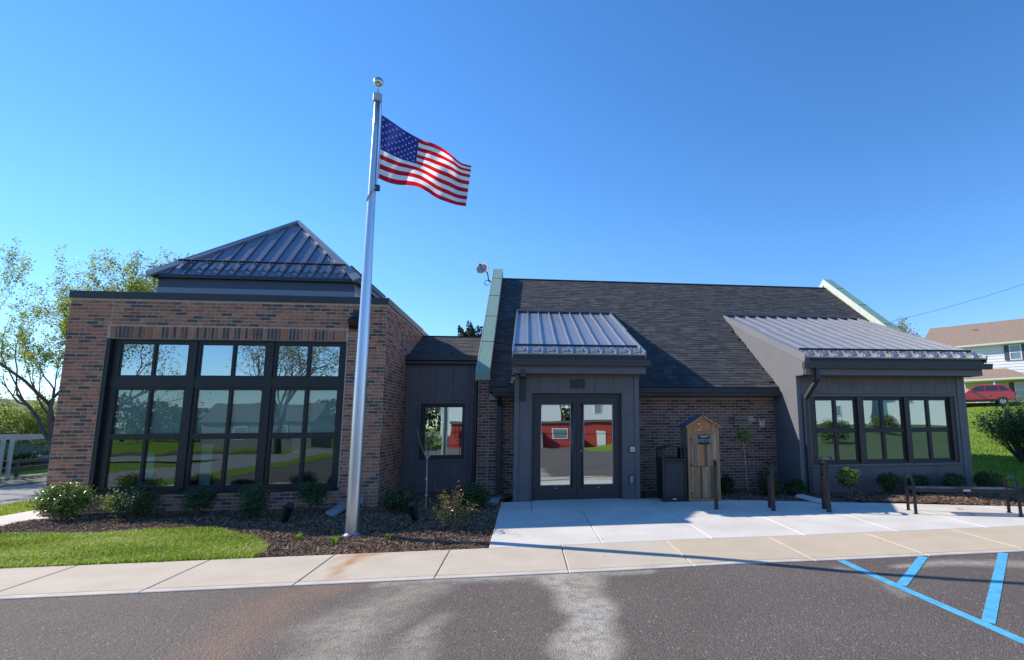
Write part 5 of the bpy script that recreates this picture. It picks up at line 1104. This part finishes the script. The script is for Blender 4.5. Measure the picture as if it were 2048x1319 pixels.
# ================================================================== TREES
def tree(loc, H, spread, label, kind, seed, nleaf=9, lsize=.09, trunk_r=.16, levels=5, fork=.3, name='tree', cat='tree', group=None, cl=.22, dens=1.0, lean=(0, 0), upb=.25, len0=None):
    rnd = random.Random(seed); rg = np.random.default_rng(seed); o = empty(name, loc, label, cat, group); m = M(); tips = []
    def grow(p, d, L, r, lev):
        n = 4; pts = [p]; q = p.copy(); dd = d.copy()
        for k in range(n):
            dd = (dd + Vector((rnd.gauss(0, .13), rnd.gauss(0, .13), rnd.gauss(.02, .09) + (upb * .12 if lev > 0 else 0)))).normalized(); q = q + dd * (L / n); pts.append(q.copy())
        rr = [r * (1 - .42 * k / n) for k in range(n + 1)]; m.tube(pts, rr, 8 if lev < 2 else (5 if lev < 4 else 3), cap=lev < 2)
        if lev >= levels - 2:
            for pt in pts[1:]: tips.append((pt, lev))
        if lev == levels: return
        nb = rnd.choice((2, 3)) if lev else 4
        if lev < 3: nb += 1
        for j in range(nb):
            t = rnd.uniform(.45, 1) if j else 1.; k = min(int(t * n), n - 1); bp = pts[k].lerp(pts[k + 1], t * n - k); ax = dd.orthogonal().normalized(); ax.rotate(Matrix.Rotation(rnd.uniform(0, 6.283), 3, dd)); an = rnd.uniform(.35, .85) * spread; nd = dd.copy(); nd.rotate(Matrix.Rotation(an, 3, ax)); nd = (nd + Vector((0, 0, upb * .4))).normalized()
            grow(bp, nd, L * rnd.uniform(.58, .82), rr[k] * rnd.uniform(.5, .72), lev + 1)
    L0 = len0 or H * fork; grow(Vector(loc) - Vector((0, 0, .2)), Vector((lean[0], lean[1], 1)).normalized(), L0, trunk_r, 0)
    m.build('trunk', BARK, o, smooth=True)
    P = []; 
    for t, lv in tips:
        if rnd.random() > dens: continue
        n = max(1, int(nleaf * rnd.uniform(.5, 1.5))); P.append(np.array(t) + rg.normal(0, cl, (n, 3)))
    if P:
        P = np.concatenate(P); global RNG; V, F = leaves(P, lsize, .6, .2); bulk('crown', V, F, LEAF[kind], o, rnd=np.clip(rg.normal(.5, .27, len(P)), 0, 1))
    return o
def at(x, y, Y, z=None): p = onY(x, y, Y); return (p[0], p[1], -.2 if z is None else z)
tree(at(122, 900, 21), 7.0, 1.0, 'budding tree rising just behind the left edge of the brick block', 'spring', 11, nleaf=10, lsize=.07, trunk_r=.125, fork=.40, cl=.07, levels=5, group='budding trees at far left')
tree(at(262, 900, 23), 7.3, .95, 'budding tree whose crown shows above the brick block left of the pyramid roof', 'spring', 23, nleaf=14, lsize=.075, trunk_r=.14, fork=.40, cl=.08, levels=5, group='budding trees at far left')
tree(at(-60, 900, 23), 6.8, 1.1, 'fine twigged tree cut by the left edge of the photo', 'bud', 35, nleaf=4, lsize=.08, trunk_r=.16, fork=.34, cl=.12, levels=6, group='budding trees at far left')
tree(at(-10, 905, 27), 4.2, 1.2, 'low leafy bright green tree in front of the neighbouring house at far left', 'spring', 47, nleaf=6, lsize=.09, trunk_r=.10, fork=.34, cl=.2, levels=5, upb=.05)
# conifer top over the link roof; yellow crown over the bay roof
c = onY(941, 652, 34); o = empty('conifer', (c[0], 34, .2), 'dark rounded conifer top showing over the low link roof', 'conifer'); zt = c[2] + .1; n = 16000
P = RNG.normal(0, 1, (n, 3)); P /= np.linalg.norm(P, axis=1)[:, None]; P *= (RNG.random(n) ** .35)[:, None]; C = np.column_stack([P[:, 0] * 1.25, P[:, 1] * 1.25, P[:, 2] * 2.6]) * (1 + .10 * np.sin(P[:, 0] * 13 + P[:, 2] * 9))[:, None] + np.array([c[0], 34, zt - 2.6]); V, F = leaves(C, .19, .5, .6); bulk('crown', V, F, LEAF['fir'], o, rnd=RNG.random(n)); M().tube([(c[0], 34, 0), (c[0], 34, zt - 1.2)], [.22, .08], 8).build('trunk', BARK, o)
YEL = LEAF['yellow'] = leafmat('yellow spring leaves', [(.22, .22, .04), (.34, .31, .06), (.42, .36, .10)], .5, .5)
c = onY(1838, 664, 60); tree((c[0], 60, 1.0), c[2] - 1 + .8, .8, 'yellow green tree top showing between the bay roof and the white house', 'yellow', 61, nleaf=14, lsize=.22, trunk_r=.2, fork=.36, cl=.4, levels=5)

# big shrub on the lawn at right
def T(x, y):
    d = ray(x, y); t = 12.
    while t < 120:
        p = EYE + d * (t / d[1])
        if terr(p[0], p[1]) > p[2]: return p
        t += .05
    return p
bpx = T(2054, 925); bpz = terr(bpx[0], bpx[1])
s = math.hypot(bpx[0], bpx[1]) / 1128 * 1.0
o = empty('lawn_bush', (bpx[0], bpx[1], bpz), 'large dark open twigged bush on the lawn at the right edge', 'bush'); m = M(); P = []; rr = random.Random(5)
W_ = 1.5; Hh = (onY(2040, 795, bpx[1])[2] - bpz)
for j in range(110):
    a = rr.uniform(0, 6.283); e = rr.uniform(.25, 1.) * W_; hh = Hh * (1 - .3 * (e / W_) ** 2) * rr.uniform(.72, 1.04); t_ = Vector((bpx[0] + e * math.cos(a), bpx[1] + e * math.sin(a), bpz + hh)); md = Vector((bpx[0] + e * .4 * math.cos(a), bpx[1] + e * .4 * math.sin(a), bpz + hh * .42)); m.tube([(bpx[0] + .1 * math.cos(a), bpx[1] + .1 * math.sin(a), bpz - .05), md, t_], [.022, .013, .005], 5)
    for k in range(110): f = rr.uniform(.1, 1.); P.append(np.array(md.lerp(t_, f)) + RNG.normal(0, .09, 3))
m.build('stem', BARK, o); P = np.array(P); V, F = leaves(P, .072, .6, .4); bulk('foliage', V, F, LEAF['dark'], o, rnd=np.clip(.42 + .6 * (P[:, 2] - bpz) / Hh + RNG.normal(0, .22, len(P)), 0, 1))  # leaf colour lightens with height: the lit top put into the colour
LB = leafmat('far lawn blades', [(.17, .27, .025), (.27, .38, .04), (.40, .50, .09)], .6, .4)
nq = 60000; rad = 13 + (RNG.random(nq) ** 1.4) * 30; al = RNG.uniform(.60, .85, nq); qq = np.column_stack([rad * np.sin(al), rad * np.cos(al)]); qq = qq[(qq[:, 0] > 10.6)]
V, F = blades(qq, terr, h=(.05, .10), w=.009); bulk('lawn_grass', V, F, LB, None, 'stuff', rnd=np.repeat(np.clip(.5 + .25 * np.sin(qq[:, 0] * 1.3) * np.sin(qq[:, 1] * 1.7 + qq[:, 0]) + RNG.normal(0, .28, len(qq)), 0, 1), 3))

# ================================================================== WHITE HOUSE AT RIGHT
HP0 = EYE + ray(1990, 840) / (RC[2] @ np.array([ray(1990, 840)[0], -ray(1990, 840)[2], ray(1990, 840)[1]])) * 54
HD = Vector((.59, -.807, 0)).normalized(); HN = Vector((-.807, -.59, 0)).normalized(); HO = Vector((HP0[0], HP0[1], 0))
def HP(u, w, z): return tuple(HO + HD * u - HN * w + Vector((0, 0, z)))       # w = depth into the house
def hx_(x, y, w=0):
    d = Vector(ray(x, y)); e = Vector(EYE); o_ = HO - HN * w; t = (o_ - e).dot(HN) / d.dot(HN); p = e + d * t; return ((p - o_).dot(HD), p.z)
def hbox(m, u0, u1, w0, w1, z0, z1): return m.hexa([HP(u0, w0, z0), HP(u1, w0, z0), HP(u1, w1, z0), HP(u0, w1, z0), HP(u0, w0, z1), HP(u1, w0, z1), HP(u1, w1, z1), HP(u0, w1, z1)])
GZ = 1.9; uL = hx_(1846, 700)[0]; uR = uL + 19; zE = hx_(1974, 686, -.4)[1]; zR = hx_(1934, 649.5, 4.)[1]
wh = empty('white_house', HP(0, 0, GZ), 'white two storey clapboard house with brown shingle roof and front porch', 'house')
SID = mat('white siding', (.72, .73, .76), .6); CREAM = mat('cream siding', (.52, .47, .34), .7); BRF = mat('brown shingle roof', (.22, .155, .115), .9, col2=(.29, .215, .165), vscale=3.5, coord=WP, stretch=(1, 1, 5), bump=.6, bscale=12, fine=.3, fscale=14)
hbox(M(), uL, uR, .03, 8, GZ - 1.5, zE - .1).build('wall', SID, wh)
zP = hx_(1990, 735, 0)[1]; zb_ = zP - 1.1; n = 0
while zb_ < zE - .3: m = M(); m.hexa([HP(uL, -.03, zb_), HP(uR, -.03, zb_), HP(uR, .03, zb_), HP(uL, .03, zb_), HP(uL, .0, zb_ + .275), HP(uR, .0, zb_ + .275), HP(uR, .03, zb_ + .275), HP(uL, .03, zb_ + .275)]); m.build('siding_board', SID, wh); zb_ += .285
m = M(); m.hexa([HP(uL - .3, -.55, zE - .1), HP(uR, -.55, zE - .1), HP(uR, 4, zR - .1), HP(uL - .3, 4, zR - .1), HP(uL - .3, -.55, zE), HP(uR, -.55, zE), HP(uR, 4, zR), HP(uL - .3, 4, zR)]).hexa([HP(uL - .3, 4, zR - .1), HP(uR, 4, zR - .1), HP(uR, 8.5, zE - .1), HP(uL - .3, 8.5, zE - .1), HP(uL - .3, 4, zR), HP(uR, 4, zR), HP(uR, 8.5, zE), HP(uL - .3, 8.5, zE)]); RF2 = m.build('roof', BRF, wh)
M().poly([HP(uL, .03, zE - .1), HP(uL, 8, zE - .1), HP(uL, 4, zR - .15)]).build('gable', SID, wh)
hbox(M(), uL - .3, uR, -.66, -.552, zE - .16, zE - .0).build('gutter', mat('cream gutter', (.62, .60, .52), .5), wh); hbox(M(), uL - .3, uR, -.55, .0, zE - .2, zE - .105).build('soffit', SID, wh)
v0 = hx_(1946, 661.5, 2.5); hbox(M(), v0[0], v0[0] + .5, 2.5, 2.9, v0[1] - .05, v0[1] + .1).build('roof_vent', mat('roof vent', (.08, .05, .045), .6), RF2)
def hwin(x0, y0, x1, y1, w=0, sh=None):
    a, b = hx_(x0, y1, w), hx_(x1, y0, w); u0, u1, z0, z1 = a[0], b[0], a[1], b[1]; wf = M(); f = .09
    for q_ in ((u0, u0 + f, z0, z1), (u1 - f, u1, z0, z1), (u0 + f, u1 - f, z0, z0 + f), (u0 + f, u1 - f, z1 - f, z1), (u0 + f, u1 - f, (z0 + z1) / 2 - .03, (z0 + z1) / 2 + .03)): hbox(wf, q_[0], q_[1], w - .09, w - .0, q_[2], q_[3])
    wf = wf.build('window', WHITE, wh); hbox(M(), u0 + f, u1 - f, w - .045, w - .03, z0 + f, z1 - f).build('pane', mat('house glass', (.16, .22, .26), .08, spec=1), wf)
    if sh:
        for s_ in sh: a2 = u0 - .42 if s_ < 0 else u1 + .03; hbox(M(), a2, a2 + .38, w - .08, w - .032, z0, z1).build('shutter', mat('dark shutter', (.06, .065, .075), .6), wh)
hwin(2021, 687, 2042, 719, -.031, (-1, 1)); hwin(2076, 684, 2098, 716, -.031, (-1, 1)); hwin(1880, 700, 1900, 730, -.031, (-1, 1))
# porch
PWp = -1.9; ug0 = hx_(1905, 760, PWp)[0]; ug1 = hx_(2064, 752, PWp)[0]; zg = hx_(1990, 756, PWp)[1]; zt2 = hx_(1990, 736, -.05)[1]
uh = hx_(2012, 736, -.05)[0]
m = M(); m.hexa([HP(ug0, PWp - .2, zg - .05), HP(ug1, PWp - .2, zg - .05), HP(uh, -.04, zt2 - .08), HP(ug0, -.04, zt2 - .08), HP(ug0, PWp - .2, zg + .06), HP(ug1, PWp - .2, zg + .06), HP(uh, -.04, zt2), HP(ug0, -.04, zt2)]); m.poly([HP(ug1, PWp - .2, zg + .06), HP(ug1, -.04, zg + .06), HP(uh, -.04, zt2)]); m.build('porch_roof', BRF, wh)
hbox(M(), ug0, ug1, PWp - .28, PWp - .2, zg - .12, zg + .04).build('gutter', MATS['cream gutter'], wh); hbox(M(), ug0, ug1, PWp - .19, -.05, zg - .16, zg - .06).build('porch_ceiling', SID, wh)
for x in (1931, 1991.5, 2060): u_, _z = hx_(x, 790, PWp); hbox(M(), u_ - .07, u_ + .07, PWp - .07, PWp + .07, GZ, zg - .165).build('porch_post', WHITE, wh)
hbox(M(), ug0, ug1, -.02, .02, GZ, zg - .16).build('wall', CREAM, wh); 
k = 0
while GZ + k * .25 < zg - .3: hbox(M(), ug0, ug1 + 4, -.03, -.0201, GZ + k * .25, GZ + k * .25 + .235).build('siding_board', CREAM, wh); k += 1
hbox(M(), ug0, ug1 + 1, PWp - .2, .0, GZ - 1., GZ).build('porch_floor', mat('porch deck', (.3, .29, .27), .8), wh)
a, b = hx_(1953, 812, -.04), hx_(1978, 770.5, -.04); dr = hbox(M(), a[0], b[0], -.08, -.0302, GZ, b[1]).build('door', WHITE, wh); w_ = b[0] - a[0]; hbox(M(), a[0] + w_ * .24, b[0] - w_ * .24, -.092, -.0805, GZ + .9, b[1] - .28).build('pane', mat('door glass pale', (.45, .52, .56), .2), dr); M().sphere(HP(a[0] + .14, -.12, GZ + 1.0), .04, 8, 6).build('handle', BLACKP, dr)
hwin(2032, 762, 2056, 792, -.031, (-1,))
nx = hx_(1985.5, 781, -.04); tt = text('231', *HP(nx[0], -.06, nx[1]), .42, BLACKP, wh, name='house_number'); tt.rotation_euler = (math.pi / 2, 0, math.atan2(HD.y, HD.x)); tt['kind'] = ''; del tt['kind']
lm = hx_(1987, 788.5, -.04); hbox(M(), lm[0] - .15, lm[0] + .2, -.25, -.04, lm[1] - .1, lm[1] + .12).build('letter_box', BLACKP, wh)

# ---- red car
CP = EYE + ray(1966, 846) / (RC[2] @ np.array([ray(1966, 846)[0], -ray(1966, 846)[2], ray(1966, 846)[1]])) * 45.5
car = empty('parked_car', (0, 0, 0), 'dark red compact suv parked before the white house', 'car'); CR = mat('dark red car paint', (.48, .010, .03), .25, coat=1, spec=.6); CGL = mat('car glass', (.03, .04, .05), .05, spec=1); TY_ = mat('tyre rubber', (.02, .02, .02), .8)
prof = [(-2.25, .45), (-2.3, .75), (-2.2, .98), (-1.3, 1.06), (-.75, 1.12), (-.1, 1.16), (2.05, 1.16), (2.28, .95), (2.3, .45)]   # front at -x
hw = .9; m = M()
def side(y, ins=0): return [(x, y, z) for x, z in prof]
L_, R_2 = side(-hw), side(hw); n = len(prof); i0 = 0; m.v = L_ + R_2; m.f = [tuple(range(n - 1, -1, -1)), tuple(range(n, 2 * n))] + [(k, k + 1, n + k + 1, n + k) for k in range(n - 1)] + [(n - 1, 0, n, 2 * n - 1)]; m.m = [0] * len(m.f); m.build('body', CR, car, bevel=.07, fix=True)
gp_ = [(-1.0, 1.10), (-.35, 1.60), (0.1, 1.68), (1.5, 1.68), (2.15, 1.15)]; m = M(); a_ = [(x, -hw + .04 + (z - 1.1) * .28, z) for x, z in gp_]; b2 = [(x, hw - .04 - (z - 1.1) * .28, z) for x, z in gp_]; n = 5; m.v = a_ + b2; m.f = [tuple(range(n - 1, -1, -1)), tuple(range(n, 2 * n))] + [(k, k + 1, n + k + 1, n + k) for k in range(n - 1)] + [(n - 1, 0, n, 2 * n - 1)]; m.m = [0] * len(m.f); m.build('cabin', CR, car, bevel=.05, fix=True)
def sidew(pts, s): return [(x, s * (hw - .04 - (z - 1.1) * .28 + .006), z) for x, z in pts]
for s_ in (-1, 1):
    for pts in ([(-.82, 1.17), (-.32, 1.56), (.25, 1.6), (.25, 1.17)], [(.33, 1.17), (.33, 1.6), (1.15, 1.6), (1.15, 1.17)], [(1.23, 1.17), (1.23, 1.6), (1.48, 1.58), (1.92, 1.19)]):
        m = M(); m.poly(sidew(pts, s_) if s_ > 0 else sidew(pts, s_)[::-1]); m.build('side_window', CGL, car)
    for x in (-1.42, 1.4):
        wh_ = M().tube([(x, s_ * (hw - .2), .34), (x, s_ * (hw + .015), .34)], .34, 20).build('wheel', TY_, car); M().tube([(x, s_ * (hw + .016), .34), (x, s_ * (hw + .025), .34)], .21, 12).build('rim', MATS['cast aluminium'], wh_)
    M().box(-.72, -.55, s_ * (hw + .02), s_ * (hw + .2), 1.14, 1.28).build('mirror', CR, car, bevel=.03); M().box(-2.26, -2.05, s_ * (hw - .35), s_ * (hw + .004), .78, .9).build('headlight', mat('lamp clear', (.6, .6, .62), .1), car); M().box(2.2, 2.31, s_ * (hw - .25), s_ * (hw + .004), .8, 1.02).build('tail_light', mat('tail red', (.4, .01, .01), .2), car)
    M().box(-1.0, 1.0, s_ * (hw - .05), s_ * (hw + .006), .36, .46).build('sill', TY_, car); M().box(-.3, -.12, s_ * (hw + .001), s_ * (hw + .02), .96, .99).build('handle', CR, car)
M().hexa([(-.93, -hw + .12, 1.17), (-.93, hw - .12, 1.17), (-.93, hw - .12, 1.17), (-.93, -hw + .12, 1.17), (-.4, -hw + .22, 1.585), (-.4, hw - .22, 1.585), (-.39, hw - .22, 1.585), (-.39, -hw + .22, 1.585)]).build('windscreen', CGL, car)
czb = terr(CP[0], CP[1]); car.location = (CP[0], CP[1], czb - .12); car.rotation_euler = (0, 0, math.atan2(-.60, .80)); 
# low street strip the car stands on
# ================================================================== NEIGHBOURS AT LEFT
X2 = -22.0; GREYS = mat('grey house siding', (.16, .19, .20), .7, var=.06, coord=WP); LROOF = mat('pale tan roof', (.34, .28, .22), .9, col2=(.26, .22, .18), vscale=2, coord=WP, bump=.4, bscale=20)
nh = empty('grey_house', (X2, 33, 0), 'low grey house with pale tan roof behind trees at far left', 'house'); z_ = lambda y: onX(50, y, X2)[2]
ya, yb_ = 24.5, 44.; M().box(X2 - 7, X2, ya, yb_, -.3, z_(872)).build('wall', GREYS, nh)
M().box(X2 + .001, X2 + .03, ya, yb_, z_(918), z_(911)).build('base_band', WHITE, nh)
m = M(); ze = z_(868); m.hexa([(X2 + .5, ya - .4, ze), (X2 + .5, yb_ + .4, ze), (X2 - 3.5, yb_ + .4, ze + 1.6), (X2 - 3.5, ya - .4, ze + 1.6), (X2 + .5, ya - .4, ze + .12), (X2 + .5, yb_ + .4, ze + .12), (X2 - 3.5, yb_ + .4, ze + 1.72), (X2 - 3.5, ya - .4, ze + 1.72)][0:8]).hexa([(X2 - 3.5, ya - .4, ze + 1.6), (X2 - 3.5, yb_ + .4, ze + 1.6), (X2 - 7.5, yb_ + .4, ze), (X2 - 7.5, ya - .4, ze), (X2 - 3.5, ya - .4, ze + 1.72), (X2 - 3.5, yb_ + .4, ze + 1.72), (X2 - 7.5, yb_ + .4, ze + .12), (X2 - 7.5, ya - .4, ze + .12)]); m.build('roof', LROOF, nh, fix=True)
for x0_, x1_ in ((57, 98), (2, 34)):
    a, b = onX(x0_, 884, X2), onX(x1_, 868, X2); f = M()
    for q_ in ((a[1], a[1] + .12, a[2], b[2]), (b[1] - .12, b[1], a[2], b[2]), (a[1] + .12, b[1] - .12, a[2], a[2] + .1), (a[1] + .12, b[1] - .12, b[2] - .1, b[2])): f.box(X2 + .001, X2 + .06, q_[0], q_[1], q_[2], q_[3])
    f = f.build('window', WHITE, nh); M().box(X2 + .01, X2 + .03, a[1] + .12, b[1] - .12, a[2] + .1, b[2] - .1).build('pane', mat('house glass', (.1, .1, .1)), f)
for x0_, x1_ in ((34, 56), (98, 110)): a, b = onX(x0_, 884, X2), onX(x1_, 868, X2); M().box(X2 + .001, X2 + .04, a[1] + .03, b[1] - .03, a[2], b[2]).build('shutter', MATS['dark shutter'], nh)
X3 = -17.6; ag = empty('garden_arch', (X3, 20, -.1), 'white wooden garden arch at the far left edge', 'garden arch')
b0, b1 = onX(-30, 878, X3), onX(50, 872, X3); zt3 = b1[2]
for dx in (0, .8):
    M().prism([(X3 + dx, b0[1], zt3 - .08), (X3 + dx, b0[1], zt3 + .1), (X3 + dx, b1[1] - .5, zt3 + .1), (X3 + dx, b1[1], zt3 + .02), (X3 + dx, b1[1] - .5, zt3 - .08)], (.06, 0, 0)).build('beam', mat('shade greyed arch paint', (.42, .44, .48), .6), ag, fix=True)  # white paint greyed: the arch's shade put into its colour
    for x in (3, 21): c = onX(x, 900, X3 + dx); M().box(X3 + dx - .03, X3 + dx + .05, c[1] - .045, c[1] + .045, -.15, zt3 - .081).build('post', MATS['shade greyed arch paint'], ag)
rl = empty('rail_fence', (-16.9, 22, -.1), 'low black two rail barrier along the far side of the left road', 'fence')
for z in (.10, .34): M().box(-16.95, -16.87, 12, 40, z, z + .11).build('rail', BLACKP, rl)
for k in range(12): M().box(-16.94, -16.88, 12.5 + k * 2.4, 12.6 + k * 2.4, -.12, .46).build('post', BLACKP, rl)
# hedge row under the grey house
for i, (y, r) in enumerate(((27, .7), (30.5, .8), (34, .75), (37.5, .8))): shrub((X2 + 1.1, y, -.2), .9, r, 1500, 'dark', .09, 'dark foundation shrub against the grey house, one of four in a row', group='foundation shrubs at the grey house', base=.05, ry=1.4)

# ================================================================== BEHIND THE CAMERA: what the glass mirrors
def simple_house(name, x0, x1, y0, y1, gz_, h, rh, wm, rm, label, wins=(), door=None, flat_=False, axis='x'):
    o = empty(name, ((x0 + x1) / 2, y1, gz_), label, 'house'); M().box(x0, x1, y0, y1, gz_ - 1, gz_ + h).build('wall', wm, o)
    if flat_: M().box(x0 - .2, x1 + .2, y0 - .2, y1 + .2, gz_ + h + .001, gz_ + h + .25).build('roof', rm, o)
    else:
        m = M(); e = .4; ym = (y0 + y1) / 2; zt = gz_ + h; 
        if axis == 'x': m.prism([(x0 - e, y0 - e, zt), (x0 - e, y1 + e, zt), (x0 - e, ym, zt + rh)], (x1 - x0 + 2 * e, 0, 0))
        else: xm = (x0 + x1) / 2; m.prism([(x0 - e, y0 - e, zt + .001), (x1 + e, y0 - e, zt + .001), (xm, y0 - e, zt + rh)], (0, y1 - y0 + 2 * e, 0))
        m.build('roof', rm, o, fix=True)
    for wx, wz, ww, wh2 in wins: w_ = M().box(wx, wx + ww, y1 + .001, y1 + .06, gz_ + wz, gz_ + wz + wh2).build('window', WHITE, o); M().box(wx + .1, wx + ww - .1, y1 + .0605, y1 + .07, gz_ + wz + .1, gz_ + wz + wh2 - .1).build('pane', mat('house glass', (.1, .1, .1)), w_)
    if door: M().box(door, door + 1.1, y1 + .001, y1 + .07, gz_, gz_ + 2.1).build('door', WHITE, o)
    return o
RED = mat('red painted wall', (.42, .045, .04), .7); DKR = mat('grey roof felt', (.12, .12, .13), .9)
g1_ = -1.5
SHADEGRASS = mat('shade tinted grass', (.035, .06, .010), .95, col2=(.06, .085, .016), vscale=.6, coord=WP)  # lawn grass darkened: tree shade put into its colour
gmesh('shade_tinted_lawn', np.linspace(12.7, 70, 60), np.linspace(-50, 3, 60), lambda x, y: max(terr(x, y), terr(x + .5, y), terr(x - .5, y)) + .05, SHADEGRASS)
gmesh('shade_tinted_lawn', np.linspace(-60, -14.7, 30), np.linspace(-45, -12.1, 30), lambda x, y: terr(x, y) + .05, SHADEGRASS)
simple_house('red_building', -9, 17.5, -50, -44, g1_, 3.0, 0, RED, DKR, 'low red painted shop mirrored in the door glass', wins=((-4, .9, 2.2, 1.3), (3.4, 1.2, 1.6, 1.2), (11.2, 1.1, 2.0, 1.4)), door=8.6, flat_=True)
for k, (x, w_) in enumerate(((-7.5, 1.1), (1.2, 1.0), (6.2, .9), (14.6, 1.6))): tag(M().box(x, x + w_, -43.9, -43.1, g1_, g1_ + (1.2, 1.9, 1.1, 1.4)[k]).box(x - .04, x + w_ + .04, -43.95, -43.05, g1_ + (1.2, 1.9, 1.1, 1.4)[k] + .002, g1_ + (1.2, 1.9, 1.1, 1.4)[k] + .06).build('crate', mat('yard crate %d' % k, ((.05, .08, .05), (.3, .3, .3), (.12, .08, .05), (.04, .05, .09))[k], .7)), ('dark green bin', 'tall grey cabinet', 'brown crate', 'wide dark blue container')[k] + ' against the red shop across the car park', 'crate')
tag(M().tube([(-30, -40, 5.4), (0, -40, 5.0), (32, -40, 5.5)], .03, 5).build('power_line', MATS['cable black']), 'lower street wire mirrored in the door glass', 'wire'); tag(M().tube([(-30, -40.4, 6.2), (0, -40.4, 5.8), (32, -40.4, 6.3)], .03, 5).build('power_line', MATS['cable black']), 'upper street wire mirrored in the door glass', 'wire')
simple_house('white_building', -12, 5, -66, -57, g1_, 9.5, 3, WHITE, DKR, 'tall white gabled house mirrored above the red shop', wins=((-8, 5.2, 1, 1.6), (-3, 5.2, 1, 1.6), (1.4, 5.2, 1, 1.6)), axis='y')
simple_house('white_building', 7.5, 22, -66, -57, g1_, 8.5, 3, WHITE, DKR, 'second tall white house mirrored at the right of the door glass', wins=((10, 4.2, 1, 1.6), (15, 4.2, 1, 1.6)), axis='y')
simple_house('white_building', 33, 50, -60, -52, terr(40, -52), 7.0, 2.5, WHITE, DKR, 'white house mirrored in the left bay windows', wins=((36, 3.6, 1.2, 1.7), (44, 1.2, 1.2, 1.7)))
simple_house('white_building', 53, 72, -62, -54, terr(60, -54), 6.5, 2.5, WHITE, DKR, 'long white house mirrored in the right bay windows', wins=((57, 3.2, 1.2, 1.7), (64, 1.2, 1.2, 1.7)))
simple_house('grey_gabled_house', -40, -27, -62, -54, terr(-30, -54), 3.4, 2.4, mat('grey wall', (.22, .24, .25), .7), DKR, 'pale grey house mirrored in the tall windows', wins=((-36, 1.2, 1.2, 1.6), (-31, 1.2, 1.2, 1.6)))
flat('back_road', -60, -9.6, -12, -7, -.16, ROADM, n=(20, 3)); 
for i, (x, y, H, sd) in enumerate(((-26, -14, 11, 3), (-17, -19, 12, 4), (-34, -24, 12, 5), (-12, -30, 10, 8))): tree((x, y, terr(x, y)), H, 1.0, 'bare budding street tree mirrored in the tall windows, %s' % ('nearest of four', 'behind the road', 'at the far left', 'beside the car park')[i], 'bud', sd, nleaf=3, lsize=.14, trunk_r=.28, fork=.33, cl=.3, levels=5, dens=.7, group='street trees across the road')
n = 26000; a = RNG.uniform(-70, 95, n); cx_ = np.round(a / 7.) * 7; hh = 6.5 + 2.2 * np.sin(cx_ * 1.7); q_ = RNG.normal(0, 1, (n, 3)); q_ /= np.linalg.norm(q_, axis=1)[:, None]; q_ *= (RNG.random(n) ** .4)[:, None]
C = np.column_stack([cx_ + q_[:, 0] * 4.6, -84 + 3 * np.sin(cx_) + q_[:, 1] * 3.5, -1 + hh * .55 + q_[:, 2] * hh * .6]); V, F = leaves(C, .75, .8, .3); FW_ = leafmat('far wood leaves', [(.05, .06, .03), (.09, .10, .05), (.14, .15, .08)], .7, .2); bulk('far_woods', V, F, FW_, None, 'stuff', rnd=RNG.random(n))
for k, (x, y) in enumerate(((22, -14), (30, -20))): shrub((x, y, terr(x, y)), 1.3, 1.8, 2500, 'dark', .13, 'round dark bush on the lawn across the car park, mirrored in the bay, %s' % ('nearer', 'farther')[k], group='bushes across the car park', base=.05)
